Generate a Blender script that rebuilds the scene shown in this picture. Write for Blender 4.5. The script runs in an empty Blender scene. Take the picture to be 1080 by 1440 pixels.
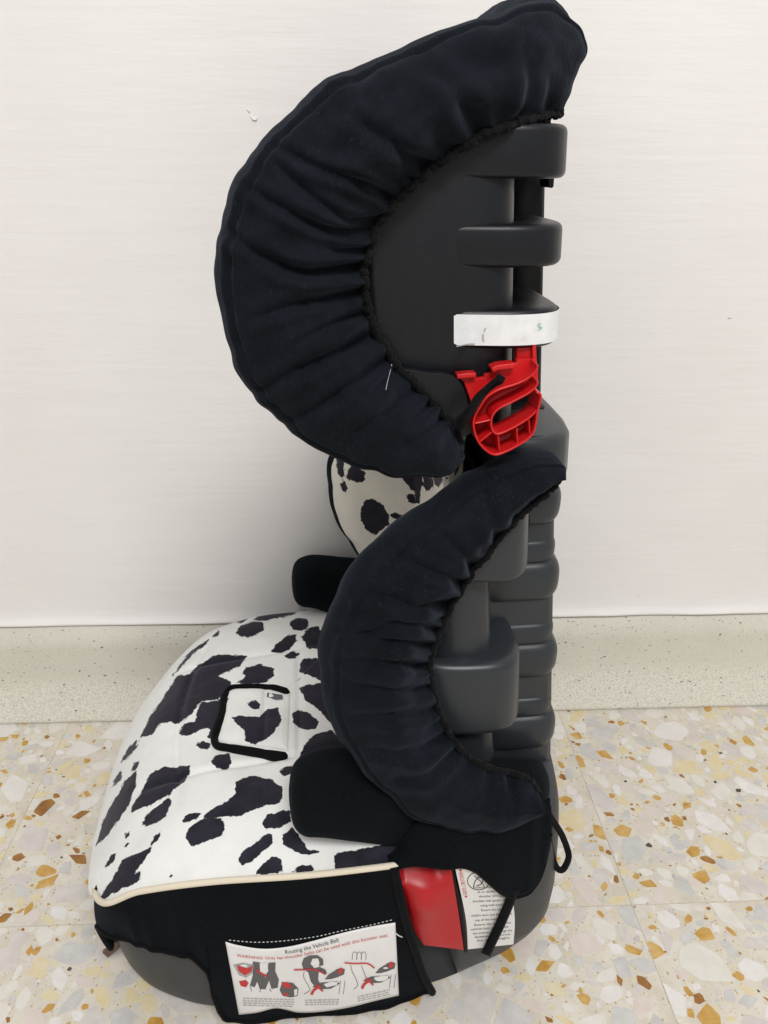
import bpy, bmesh, math, random
import numpy as np
from mathutils import Vector, Matrix
from mathutils.bvhtree import BVHTree
from mathutils.geometry import tessellate_polygon
random.seed(7); rng = np.random.default_rng(7)
scene = bpy.context.scene
COL = scene.collection

# ------------------------------------------------------------------ camera
FPX = 1088.0                                   # focal length in pixels of a 1080 x 1440 picture
PITCH, YAW, ROLL, CZ = 0.4286, 0.0464, 0.0061, 0.66
fw = np.array([math.sin(YAW)*math.cos(PITCH), math.cos(YAW)*math.cos(PITCH), -math.sin(PITCH)])
rt = np.array([math.cos(YAW), -math.sin(YAW), 0.0]); up = np.cross(rt, fw)
rt = math.cos(ROLL)*rt + math.sin(ROLL)*up; up = np.cross(rt, fw)
cd = bpy.data.cameras.new('camera'); cam = bpy.data.objects.new('camera', cd); COL.objects.link(cam)
cam.matrix_world = Matrix(((rt[0], up[0], -fw[0], 0), (rt[1], up[1], -fw[1], 0), (rt[2], up[2], -fw[2], CZ), (0, 0, 0, 1)))
cd.sensor_fit = 'VERTICAL'; cd.sensor_height = 36.0; cd.sensor_width = 27.0
cd.lens = 36.0*FPX/1440.0; cd.clip_start = 0.02; cd.clip_end = 100
scene.camera = cam
# ------------------------------------------------------------------ light (indoors: one ceiling lamp, room ambience)
W = bpy.data.worlds.new('World'); scene.world = W; W.use_nodes = True
bg = W.node_tree.nodes['Background']; bg.inputs[0].default_value = (1.0, 0.99, 0.98, 1); bg.inputs[1].default_value = 0.56
def area(name, loc, target, sx, sy, power, col):
    l = bpy.data.lights.new(name, 'AREA'); l.shape = 'RECTANGLE'; l.size = sx; l.size_y = sy; l.energy = power; l.color = col
    o = bpy.data.objects.new(name, l); COL.objects.link(o); o.location = loc
    o.rotation_euler = (Vector(target)-Vector(loc)).to_track_quat('-Z', 'Y').to_euler(); return o
area('ceiling_lamp', (0.30, -1.05, 2.30), (0.0, 0.6, 0.3), 1.1, 0.5, 46, (1.0, 0.98, 0.96))
scene.view_settings.view_transform = 'Standard'; scene.view_settings.look = 'None'
scene.view_settings.exposure = 0.0; scene.view_settings.gamma = 1.0

# ------------------------------------------------------------------ geometry helpers
AX, AY, PHI = -0.0582, 0.6124, 0.058           # the seat's place and turn on the floor
XL = np.array([math.cos(PHI), math.sin(PHI)]); YL = np.array([-math.sin(PHI), math.cos(PHI)])
CAMP = np.array([0, 0, CZ])
def ray(u, v): return fw + rt*((u-540)/FPX) - up*((v-720)/FPX)
CAML = np.array([-(XL@np.array([AX, AY])), -(YL@np.array([AX, AY])), CZ])      # the lens in the seat's own frame
def rayl(u, v):
    d = ray(u, v); return np.array([d[:2]@XL, d[:2]@YL, d[2]])
def P(u, v, y):                                # traced point of the seat at its real depth y (seat frame)
    d = rayl(u, v); t = (y-CAML[1])/d[1]; return CAML + t*d
def PX(p):                                     # seat frame -> picture
    p = np.asarray(p, float); w = np.empty(p.shape)
    w[..., 0] = AX + p[..., 0]*XL[0] + p[..., 1]*YL[0]; w[..., 1] = AY + p[..., 0]*XL[1] + p[..., 1]*YL[1]; w[..., 2] = p[..., 2]-CZ
    z = w@fw; return np.stack([540+FPX*(w@rt)/z, 720-FPX*(w@up)/z], -1)
def spl(pts, n, closed=False):                 # Catmull-Rom through pts, evenly resampled
    p = np.asarray(pts, float); m = len(p); out = []
    seg = m if closed else m-1
    for i in range(seg):
        if closed: a, b, c, d = p[(i-1) % m], p[i], p[(i+1) % m], p[(i+2) % m]
        else: a, b, c, d = p[max(i-1, 0)], p[i], p[i+1], p[min(i+2, m-1)]
        for t in np.linspace(0, 1, 16, endpoint=False):
            out.append(0.5*((2*b)+(c-a)*t+(2*a-5*b+4*c-d)*t*t+(3*b-a-3*c+d)*t**3))
    out.append(p[0] if closed else p[-1]); return resample(np.array(out), n, closed)
def spli(pts, n):                              # the same, paced by control point instead of by length
    p = np.asarray(pts, float); m = len(p); out = []
    for x in np.linspace(0, m-1, n):
        i = min(int(x), m-2); t = x-i; a, b, c, d = p[max(i-1, 0)], p[i], p[i+1], p[min(i+2, m-1)]
        out.append(0.5*((2*b)+(c-a)*t+(2*a-5*b+4*c-d)*t*t+(3*b-a-3*c+d)*t**3))
    return np.array(out)
def resample(p, n, closed=False):
    d = np.r_[0, np.cumsum(np.linalg.norm(np.diff(p, axis=0), axis=1))]
    s = np.linspace(0, d[-1], n, endpoint=not closed)
    return np.stack([np.interp(s, d, p[:, k]) for k in range(p.shape[1])], 1)
def ss(a, b, x):
    t = np.clip((np.asarray(x, float)-a)/(b-a), 0, 1); return t*t*(3-2*t)
def vnoise(x, seed=0):                         # smooth 1-D noise
    r = np.random.default_rng(seed).uniform(-1, 1, 4096); x = np.asarray(x, float); i = np.floor(x).astype(int); f = x-i; f = f*f*(3-2*f)
    return r[i % 4096]*(1-f)+r[(i+1) % 4096]*f
def link(name, me, mat, parent=None, smooth=True):
    if smooth: me.polygons.foreach_set('use_smooth', [True]*len(me.polygons))
    if mat is not None: me.materials.append(mat)
    o = bpy.data.objects.new(name, me); COL.objects.link(o)
    if parent is not None: o.parent = parent
    return o
def mesh(name, V, Fc, mat, parent=None, smooth=True):
    me = bpy.data.meshes.new(name); me.from_pydata([tuple(map(float, v)) for v in V], [], Fc); me.validate(); me.update()
    return link(name, me, mat, parent, smooth)
def gridf(nu, nv, cu=False, cv=False, off=0):
    F = []
    for i in range(nu if cu else nu-1):
        for j in range(nv if cv else nv-1):
            a, b = i, (i+1) % nu; c, d = j, (j+1) % nv
            F.append((off+a*nv+c, off+b*nv+c, off+b*nv+d, off+a*nv+d))
    return F
def grid(name, G, mat, parent=None, cu=False, cv=False, flip=False):
    nu, nv = G.shape[:2]; F = gridf(nu, nv, cu, cv)
    if flip: F = [f[::-1] for f in F]
    return mesh(name, G.reshape(-1, 3), F, mat, parent)
def gnorm(G):
    du = np.gradient(G, axis=0); dv = np.gradient(G, axis=1); n = np.cross(du, dv)
    return n/np.maximum(np.linalg.norm(n, axis=-1, keepdims=True), 1e-12)
def tube(name, path, r, mat, parent=None, sides=10, closed=False, flat=1.0, upv=None):
    p = np.asarray(path, float); n = len(p)
    if closed: t = np.roll(p, -1, 0)-np.roll(p, 1, 0)
    else: t = np.gradient(p, axis=0)
    t /= np.maximum(np.linalg.norm(t, axis=1, keepdims=True), 1e-12)
    u = np.array(upv if upv is not None else (0.13, 1.0, 0.21), float)
    a = np.cross(t, u); a /= np.linalg.norm(a, axis=1, keepdims=True); b = np.cross(a, t)
    r = np.broadcast_to(np.asarray(r, float), (n,)) if np.ndim(r) < 2 else r
    ang = np.linspace(0, 2*math.pi, sides, endpoint=False)
    if np.ndim(r) == 2: R = r
    else: R = np.repeat(r[:, None], sides, 1)
    G = p[:, None]+R[..., None]*(np.cos(ang)[None, :, None]*a[:, None]+flat*np.sin(ang)[None, :, None]*b[:, None])
    F = gridf(n, sides, closed, True); V = list(G.reshape(-1, 3))
    if not closed: F += [tuple(range(sides)), tuple(range((n-1)*sides, n*sides))[::-1]]
    return mesh(name, V, F, mat, parent)
def prism(name, prof, z0, z1, mat, parent=None, shear=0.0, zref=0.0, bevel=0.003, nz=1, nb=4, strip=False):
    # closed plan outline (x, y) raised from z0 to z1 with rounded top and bottom edges, leaning by shear
    p = np.asarray(prof, float); n = len(p)
    t = np.roll(p, -1, 0)-np.roll(p, 1, 0); t /= np.maximum(np.linalg.norm(t, axis=1, keepdims=True), 1e-12)
    area2 = np.sum(p[:, 0]*np.roll(p[:, 1], -1)-np.roll(p[:, 0], -1)*p[:, 1])
    nrm = np.stack([t[:, 1], -t[:, 0]], 1)*(1 if area2 > 0 else -1)
    rings = []
    for k in range(nb+1):
        a = math.pi/2*k/nb; rings.append((z0+bevel*(1-math.sin(a)), bevel*(1-math.cos(math.pi/2-a))))
    for k in range(1, nz): rings.append((z0+bevel+(z1-z0-2*bevel)*k/nz, 0))
    for k in range(nb+1):
        a = math.pi/2*(1-k/nb); rings.append((z1-bevel*(1-math.sin(a)), bevel*(1-math.cos(math.pi/2-a))))
    rings = [(z0+bevel*(1-math.cos(math.pi/2*k/nb)), bevel*(1-math.sin(math.pi/2*k/nb))) for k in range(nb+1)] + \
            [(z1-bevel*(1-math.cos(math.pi/2*(1-k/nb))), bevel*(1-math.sin(math.pi/2*(1-k/nb)))) for k in range(nb+1)]
    V = []
    for z, ins in rings:
        q = p-nrm*ins
        for x, y in q: V.append((x+shear*(z-zref), y, z))
    F = gridf(len(rings), n, False, True)
    tri = [(k, k+1, n-2-k, n-1-k) for k in range(n//2-1)] if strip else tessellate_polygon([[Vector((x, y, 0)) for x, y in p]])
    F += [tuple(f) for f in tri]+[tuple(len(V)-n+i for i in f) for f in tri]
    o = mesh(name, V, F, mat, parent)
    bm = bmesh.new(); bm.from_mesh(o.data); bmesh.ops.recalc_face_normals(bm, faces=bm.faces); bm.to_mesh(o.data); bm.free(); return o
def slab(name, px, y0, y1, mat, parent=None, bevel=0.0, hinge=None):
    # outline traced on the plane y1 (front), extruded back to y0
    q = [P(u, v, y1) for u, v in px]
    V = [(a[0], y1, a[2]) for a in q]+[(a[0], y0, a[2]) for a in q]; n = len(q)
    tri = tessellate_polygon([[Vector((a[0], a[2], 0)) for a in q]])
    F = [tuple(f) for f in tri]+[tuple(i+n for i in f) for f in tri]+[(i, (i+1) % n, (i+1) % n+n, i+n) for i in range(n)]
    o = mesh(name, V, F, mat, parent, smooth=False)
    bm = bmesh.new(); bm.from_mesh(o.data); bmesh.ops.recalc_face_normals(bm, faces=bm.faces); bm.to_mesh(o.data); bm.free()
    if bevel: addbevel(o, bevel)
    return o
def addbevel(o, w, seg=3):
    m = o.modifiers.new('bevel', 'BEVEL'); m.width = w; m.segments = seg; m.limit_method = 'ANGLE'; m.angle_limit = math.radians(40)
    o.data.polygons.foreach_set('use_smooth', [True]*len(o.data.polygons))
    w2 = o.modifiers.new('wn', 'WEIGHTED_NORMAL'); w2.keep_sharp = True
def bvh_of(*objs):
    V, F = [], []
    for o in objs:
        k = len(V); V += [tuple(v.co) for v in o.data.vertices]; F += [tuple(k+i for i in p.vertices) for p in o.data.polygons]
    return BVHTree.FromPolygons(V, F)
def hit(u, v, bvh, off=0.0, yfall=-0.19):
    d = rayl(u, v); d = d/np.linalg.norm(d)
    h = bvh.ray_cast(Vector(CAML), Vector(d))
    if h[0] is None: return P(u, v, yfall-off)
    return np.array(h[0])-off*d
def mirrored(o, parent=None):
    c = o.copy(); c.data = o.data.copy(); COL.objects.link(c); c.parent = parent if parent is not None else o.parent
    c.data.transform(Matrix.Diagonal((1, -1, 1, 1))); c.data.flip_normals(); return c

# ------------------------------------------------------------------ materials
def mat(name, col, rough=0.5, spec=0.5, sheen=0.0, sheencol=(1, 1, 1), coat=0.0):
    m = bpy.data.materials.new(name); m.use_nodes = True; b = m.node_tree.nodes['Principled BSDF']
    b.inputs['Base Color'].default_value = (*col, 1); b.inputs['Roughness'].default_value = rough
    b.inputs['Specular IOR Level'].default_value = spec
    if sheen: b.inputs['Sheen Weight'].default_value = sheen; b.inputs['Sheen Roughness'].default_value = 0.45; b.inputs['Sheen Tint'].default_value = (*sheencol, 1)
    if coat: b.inputs['Coat Weight'].default_value = coat; b.inputs['Coat Roughness'].default_value = 0.15
    return m
def N(m, t, **kw):
    n = m.node_tree.nodes.new(t)
    for k, v in kw.items():
        if k in n.inputs: n.inputs[k].default_value = v
        else: setattr(n, k, v)
    return n
def L(m, a, b): m.node_tree.links.new(a, b)
def B(m): return m.node_tree.nodes['Principled BSDF']
def coords(m, scale=(1, 1, 1), kind='Object'):
    tc = N(m, 'ShaderNodeTexCoord'); mp = N(m, 'ShaderNodeMapping'); mp.inputs['Scale'].default_value = scale
    L(m, tc.outputs[kind], mp.inputs['Vector']); return mp.outputs['Vector']
def bump(m, src, strength, dist, prev=None):
    b = N(m, 'ShaderNodeBump', Strength=strength, Distance=dist); L(m, src, b.inputs['Height'])
    if prev is not None: L(m, prev, b.inputs['Normal'])
    L(m, b.outputs['Normal'], B(m).inputs['Normal']); return b.outputs['Normal']
def ramp(m, src, stops, interp='LINEAR'):
    r = N(m, 'ShaderNodeValToRGB'); r.color_ramp.interpolation = interp; e = r.color_ramp.elements
    while len(e) < len(stops): e.new(0.5)
    for k, (p, c) in enumerate(stops): e[k].position = p; e[k].color = (*c, 1)
    L(m, src, r.inputs['Fac']); return r.outputs['Color']
def mix(m, fac, a, b, blend='MIX'):
    n = N(m, 'ShaderNodeMix', data_type='RGBA', blend_type=blend)
    for s, v in ((n.inputs[0], fac), (n.inputs[6], a), (n.inputs[7], b)):
        if hasattr(v, 'is_linked') or hasattr(v, 'links'): L(m, v, s)
        else: s.default_value = v if not isinstance(v, tuple) else (*v, 1)
    return n.outputs[2]
def noise(m, vec, scale, detail=3, rough=0.55, out='Fac'):
    n = N(m, 'ShaderNodeTexNoise', Scale=scale, Detail=detail, Roughness=rough); L(m, vec, n.inputs['Vector']); return n.outputs[out]

def fabric(name, c0, c1, sheen, shc):
    m = mat(name, c0, 0.85, 0.08, sheen, shc); v = coords(m)
    n1 = noise(m, v, 26, 5, 0.65); n2 = noise(m, v, 900, 2, 0.6); n3 = noise(m, coords(m, (1, 1, 0.25)), 420, 2, 0.6)
    L(m, ramp(m, n1, [(0.3, c0), (0.75, c1)]), B(m).inputs['Base Color'])
    lint = ramp(m, noise(m, coords(m, (1, 1, 0.6)), 520, 4, 0.75), [(0.57, (0, 0, 0)), (0.78, (1, 1, 1))]); patch = ramp(m, noise(m, v, 14, 4, 0.7), [(0.40, (0.1,)*3), (0.66, (1,)*3)])
    k = mix(m, 1.0, lint, patch, 'MULTIPLY'); lk = B(m).inputs['Base Color'].links[0].from_socket
    sc = N(m, 'ShaderNodeMath', operation='MULTIPLY'); sc.inputs[1].default_value = 0.8; L(m, k, sc.inputs[0])  # patchy lint, its strength also painting velvet highlights into the colour
    L(m, mix(m, sc.outputs[0], lk, tuple(min(1, c*3.2+0.010) for c in c1)), B(m).inputs['Base Color'])
    p = bump(m, n2, 0.55, 0.0009); bump(m, n3, 0.35, 0.0011, p); return m
M_navy = fabric('navy_velour', (0.0032, 0.0042, 0.0062), (0.0080, 0.0104, 0.0154), 0.075, (0.5, 0.62, 0.85))
M_black = fabric('black_velour', (0.0022, 0.0030, 0.0038), (0.0036, 0.0048, 0.0062), 0.03, (0.45, 0.6, 0.8))
M_bind = fabric('black_binding', (0.003, 0.003, 0.0036), (0.006, 0.006, 0.0068), 0.04, (0.7, 0.7, 0.75))
M_elastic = fabric('elastic_black', (0.004, 0.004, 0.0046), (0.009, 0.009, 0.0095), 0.06, (0.8, 0.8, 0.85))
def plastic(name, col, rough, spec=0.36):
    m = mat(name, col, rough, spec); v = coords(m)
    n = noise(m, v, 1400, 2); bump(m, n, 0.22, 0.0004); du = ramp(m, noise(m, v, 120, 6, 0.75), [(0.52, (0, 0, 0)), (0.85, (0.25,)*3)]); L(m, mix(m, du, col, tuple(c*0.75+0.02 for c in col)), B(m).inputs['Base Color'])
    n2 = noise(m, v, 18, 4)
    r = N(m, 'ShaderNodeMapRange'); r.inputs['To Min'].default_value = rough-0.07; r.inputs['To Max'].default_value = rough+0.09; L(m, n2, r.inputs['Value']); L(m, r.outputs[0], B(m).inputs['Roughness'])
    return m
M_dark = plastic('headrest_plastic', (0.0062, 0.0074, 0.0100), 0.37, 0.33)
M_col = plastic('rail_plastic', (0.0035, 0.0036, 0.004), 0.5, 0.2)
M_grey = plastic('back_plastic', (0.024, 0.0285, 0.034), 0.33, 0.44)
M_base = plastic('base_plastic', (0.036, 0.039, 0.042), 0.45)
M_red = plastic('red_plastic', (0.56, 0.012, 0.014), 0.30)
M_redp = plastic('red_panel_plastic', (0.42, 0.012, 0.016), 0.34)
def cloth_white(name, col):
    m = mat(name, col, 0.8, 0.2); v = coords(m); n = noise(m, v, 60, 4); n2 = noise(m, v, 1200, 2)
    L(m, ramp(m, n, [(0.35, tuple(c*0.93 for c in col)), (0.7, col)]), B(m).inputs['Base Color']); bump(m, n2, 0.3, 0.0004); return m
M_cream = cloth_white('cream_piping', (0.72, 0.65, 0.52))
M_label = cloth_white('satin_label', (0.78, 0.77, 0.76))
M_paper = mat('paper_label', (0.72, 0.71, 0.69), 0.45, 0.4)
M_thread = mat('white_thread', (0.6, 0.6, 0.6), 0.8)
M_ink = mat('black_ink', (0.03, 0.03, 0.035), 0.6); M_inkr = mat('red_ink', (0.52, 0.03, 0.035), 0.6)
M_inkg = mat('grey_ink', (0.10, 0.10, 0.105), 0.6); M_inkl = mat('light_grey_ink', (0.36, 0.36, 0.36), 0.6); M_inkgreen = mat('green_ink', (0.25, 0.55, 0.42), 0.6)
def sticker_mat():
    m = mat('white_sticker', (0.78, 0.79, 0.80), 0.4, 0.45); v = coords(m)
    n = noise(m, v, 95, 5, 0.7)
    L(m, ramp(m, n, [(0.27, (0.28, 0.28, 0.29)), (0.31, (0.70, 0.71, 0.72)), (0.6, (0.80, 0.81, 0.82))]), B(m).inputs['Base Color']); return m
M_sticker = sticker_mat()
def cow_mat(name, white):
    m = mat(name, white, 0.75, 0.2, 0.12, (0.9, 0.9, 1.0)); v = coords(m)
    at = N(m, 'ShaderNodeAttribute', attribute_name='spot')
    n = noise(m, v, 260, 4, 0.65); n0 = noise(m, v, 90, 2, 0.5)
    a = N(m, 'ShaderNodeMath', operation='MULTIPLY_ADD'); a.inputs[1].default_value = 7.0; a.inputs[2].default_value = -3.5; L(m, n, a.inputs[0])
    a0 = N(m, 'ShaderNodeMath', operation='MULTIPLY_ADD'); a0.inputs[1].default_value = 6.0; L(m, n0, a0.inputs[0]); a0.inputs[2].default_value = -3.0
    s = N(m, 'ShaderNodeMath', operation='ADD'); L(m, at.outputs['Fac'], s.inputs[0]); L(m, a.outputs[0], s.inputs[1])
    s2 = N(m, 'ShaderNodeMath', operation='ADD'); L(m, s.outputs[0], s2.inputs[0]); L(m, a0.outputs[0], s2.inputs[1])
    r = N(m, 'ShaderNodeMapRange'); r.inputs['From Min'].default_value = -0.5; r.inputs['From Max'].default_value = 0.5; L(m, s2.outputs[0], r.inputs['Value'])
    nw = noise(m, v, 45, 4)
    wcol = ramp(m, nw, [(0.3, tuple(c*0.93 for c in white)), (0.7, white)])
    dcol = ramp(m, noise(m, v, 70, 3), [(0.3, (0.010, 0.009, 0.016)), (0.75, (0.022, 0.020, 0.032))])
    L(m, mix(m, r.outputs[0], wcol, dcol), B(m).inputs['Base Color'])
    p = bump(m, noise(m, v, 800, 3), 0.6, 0.0008); bump(m, noise(m, v, 38, 3), 0.35, 0.0030, p); return m
M_cow = cow_mat('cow_print_velour', (0.79, 0.795, 0.775)); M_cowb = cow_mat('cow_print_back', (0.76, 0.73, 0.66))

# ------------------------------------------------------------------ the setting: wall, skirting, floor
def extrude_x(name, prof, xs, mt, wob=None):
    G = np.zeros((len(xs), len(prof), 3))
    for i, x in enumerate(xs):
        for j, (y, z) in enumerate(prof):
            w = wob(x, j) if wob else (0, 0); G[i, j] = (x, y+w[0], z+w[1])
    return grid(name, G, mt, None, flip=True)
xs = np.linspace(-2.5, 2.5, 501)
def wall_mat():
    m = mat('painted_plaster', (0.80, 0.775, 0.755), 0.62, 0.3)
    v = coords(m, (0.09, 1, 1)); rot = coords(m, (1.0, 1, 1))
    t = N(m, 'ShaderNodeMapping'); t.inputs['Rotation'].default_value = (0, math.radians(2.0), 0); t.inputs['Scale'].default_value = (0.10, 1, 1); L(m, rot, t.inputs['Vector'])
    a = noise(m, v, 150, 5, 0.62); b = noise(m, t.outputs[0], 48, 4, 0.6); c = noise(m, rot, 3.2, 4, 0.6)
    L(m, ramp(m, c, [(0.3, (0.778, 0.753, 0.738)), (0.7, (0.832, 0.811, 0.798))]), B(m).inputs['Base Color'])
    msk = ramp(m, noise(m, rot, 7, 3), [(0.38, (0.15,)*3), (0.65, (1,)*3)])
    am = mix(m, 1.0, a, msk, 'MULTIPLY')
    p = bump(m, am, 0.34, 0.0012); p = bump(m, b, 0.26, 0.0030, p); bump(m, noise(m, rot, 22, 5, 0.6), 0.10, 0.004, p)
    return m
M_wall = wall_mat()
WALLY = 0.822
wprof = [(WALLY+0.003, 2.6), (WALLY+0.003, 1.2), (WALLY+0.003, 0.4), (WALLY+0.003, 0.175), (WALLY+0.0025, 0.158), (WALLY+0.0015, 0.1485), (WALLY-0.0005, 0.1435), (WALLY-0.0028, 0.1405), (WALLY-0.0036, 0.1385), (WALLY-0.0030, 0.1372), (WALLY+0.004, 0.1366)]
wall = extrude_x('wall', wprof, xs, M_wall, lambda x, j: (0.0010*vnoise(x*14+3*j*0.1, 3)*(j > 3), (0.0006*vnoise(x*7, 5)+0.0003*vnoise(x*37, 6))*(j > 4)))
def skirt_mat():
    m = mat('terrazzo_skirting', (0.52, 0.50, 0.44), 0.55, 0.4); v = coords(m)
    sep = N(m, 'ShaderNodeSeparateXYZ'); L(m, v, sep.inputs[0])
    big = noise(m, v, 9, 3)
    basec = ramp(m, big, [(0.3, (0.61, 0.59, 0.515)), (0.7, (0.70, 0.675, 0.59))])
    fine = noise(m, v, 420, 3, 0.7)
    basec = mix(m, 0.35, basec, ramp(m, fine, [(0.35, (0.54, 0.52, 0.45)), (0.65, (0.76, 0.735, 0.65))]))
    lowm = N(m, 'ShaderNodeMapRange', interpolation_type='SMOOTHSTEP'); lowm.inputs['From Min'].default_value = 0.066; lowm.inputs['From Max'].default_value = 0.044; L(m, sep.outputs['Z'], lowm.inputs['Value'])
    g = N(m, 'ShaderNodeTexVoronoi', Scale=470.0); L(m, v, g.inputs['Vector'])
    grains = ramp(m, g.outputs['Distance'], [(0.25, (0.77, 0.745, 0.66)), (0.70, (0.60, 0.58, 0.50))])
    c = mix(m, lowm.outputs[0], basec, grains)
    for sc, th, cc in ((125.0, 0.14, (0.07, 0.07, 0.06)), (240.0, 0.20, (0.20, 0.19, 0.16))):
        s = N(m, 'ShaderNodeTexVoronoi', Scale=sc); dv = N(m, 'ShaderNodeVectorMath', operation='MULTIPLY_ADD'); dv.inputs[1].default_value = (0.008,)*3; L(m, noise(m, v, 160, 2, 0.5, 'Color'), dv.inputs[0]); L(m, coords(m, (0.75, 1, 1.25)), dv.inputs[2]); L(m, dv.outputs[0], s.inputs['Vector'])
        sepc = N(m, 'ShaderNodeSeparateColor'); L(m, s.outputs['Color'], sepc.inputs[0])
        lt = N(m, 'ShaderNodeMath', operation='LESS_THAN'); lt.inputs[1].default_value = th; L(m, s.outputs['Distance'], lt.inputs[0])
        g2 = N(m, 'ShaderNodeMath', operation='LESS_THAN'); g2.inputs[1].default_value = 0.17; L(m, sepc.outputs[0], g2.inputs[0])
        mm = N(m, 'ShaderNodeMath', operation='MULTIPLY'); L(m, lt.outputs[0], mm.inputs[0]); L(m, g2.outputs[0], mm.inputs[1])
        c = mix(m, mm.outputs[0], c, cc)
    L(m, c, B(m).inputs['Base Color']); bump(m, g.outputs['Distance'], 0.2, 0.0008); return m
sp = [(WALLY+0.02, 0.1368), (WALLY+0.0, 0.1362), (WALLY, 0.10), (WALLY-0.0003, 0.062)]
for k in range(1, 11):
    a = math.pi/2*k/10; sp.append((WALLY-0.0165*(1-math.cos(a))-0.0005, 0.060-0.0575*(k/10)**1.15))
sp = [(y, z+0.0035) if k_ > 3 else (y, z) for k_, (y, z) in enumerate(sp)]+[(WALLY-0.0176, 0.0042), (WALLY-0.0165, 0.0012), (WALLY-0.013, -0.002)]
skirting = extrude_x('skirting', sp, xs, skirt_mat())

def matrix_mat():
    m = mat('terrazzo_binder', (0.70, 0.655, 0.55), 0.32, 0.45); v = coords(m, kind='Object')
    c = ramp(m, noise(m, v, 30, 5, 0.65), [(0.3, (0.57, 0.525, 0.445)), (0.5, (0.66, 0.615, 0.525)), (0.72, (0.73, 0.695, 0.615))])
    for sc, th, pick, cc in ((120.0, 0.30, 0.5, (0.66, 0.60, 0.45)), (260.0, 0.26, 0.22, (0.45, 0.34, 0.19)), (420.0, 0.30, 0.25, (0.56, 0.48, 0.35))):
        s = N(m, 'ShaderNodeTexVoronoi', Scale=sc); L(m, coords(m, (1, 1, 0.01)), s.inputs['Vector'])
        sepc = N(m, 'ShaderNodeSeparateColor'); L(m, s.outputs['Color'], sepc.inputs[0])
        lt = N(m, 'ShaderNodeMath', operation='LESS_THAN'); lt.inputs[1].default_value = th; L(m, s.outputs['Distance'], lt.inputs[0])
        g2 = N(m, 'ShaderNodeMath', operation='LESS_THAN'); g2.inputs[1].default_value = pick; L(m, sepc.outputs[0], g2.inputs[0])
        mm = N(m, 'ShaderNodeMath', operation='MULTIPLY'); L(m, lt.outputs[0], mm.inputs[0]); L(m, g2.outputs[0], mm.inputs[1])
        c = mix(m, mm.outputs[0], c, cc)
    L(m, c, B(m).inputs['Base Color']); return m
M_matrix = matrix_mat()
def chip_mat(name, ca, cb, cc):
    m = mat(name, cb, 0.27, 0.5); v = coords(m)
    n = noise(m, v, 55, 4, 0.6); n2 = noise(m, v, 240, 3, 0.6)
    c = ramp(m, n, [(0.30, ca), (0.5, cb), (0.70, cc)]); c = mix(m, 0.18, c, ramp(m, n2, [(0.35, ca), (0.65, cc)]))
    L(m, c, B(m).inputs['Base Color']); return m
CH = [chip_mat('chip_white', (0.69, 0.66, 0.62), (0.735, 0.71, 0.68), (0.785, 0.77, 0.755)),
      chip_mat('chip_pale', (0.66, 0.63, 0.57), (0.71, 0.68, 0.62), (0.75, 0.73, 0.69)),
      chip_mat('chip_grey', (0.49, 0.48, 0.46), (0.57, 0.56, 0.54), (0.65, 0.635, 0.615)),
      chip_mat('chip_mauve', (0.55, 0.51, 0.48), (0.62, 0.58, 0.55), (0.68, 0.645, 0.615)),
      chip_mat('chip_pink', (0.64, 0.55, 0.49), (0.68, 0.60, 0.55), (0.71, 0.66, 0.62)),
      chip_mat('chip_straw', (0.66, 0.54, 0.30), (0.70, 0.60, 0.38), (0.72, 0.66, 0.50)),
      chip_mat('chip_amber', (0.42, 0.21, 0.03), (0.55, 0.32, 0.07), (0.66, 0.46, 0.18)),
      chip_mat('chip_brown', (0.20, 0.075, 0.012), (0.32, 0.14, 0.025), (0.44, 0.24, 0.06)),
      chip_mat('chip_black', (0.03, 0.028, 0.025), (0.07, 0.06, 0.05), (0.12, 0.10, 0.08))]
TS = 0.316; JX, JY = 0.268, 0.515
floor = mesh('floor', [(-3, -2.5, -0.0005), (3, -2.5, -0.0005), (3, 0.9, -0.0005), (-3, 0.9, -0.0005)], [(0, 1, 2, 3)], mat('floor_joint_grout', (0.52, 0.48, 0.41), 0.8), None, False)
tile_me = bpy.data.meshes.new('floor_tile')
g = 0.00022
hx = TS/2-g
bm = bmesh.new(); bmesh.ops.create_cube(bm, size=1, matrix=Matrix.Translation((0, 0, -0.0035)) @ Matrix.Diagonal((2*hx, 2*hx, 0.007, 1))); bm.to_mesh(tile_me); bm.free()
tile_me.materials.append(M_matrix); tiles = {}
for i in range(-5, 5):
    for j in range(-5, 2):
        o = bpy.data.objects.new('floor_tile', tile_me); COL.objects.link(o); o.parent = floor
        o.location = (JX+(i+0.5)*TS, JY+(j-0.5)*TS+0.0, 0.0); tiles[(i, j)] = o
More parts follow.
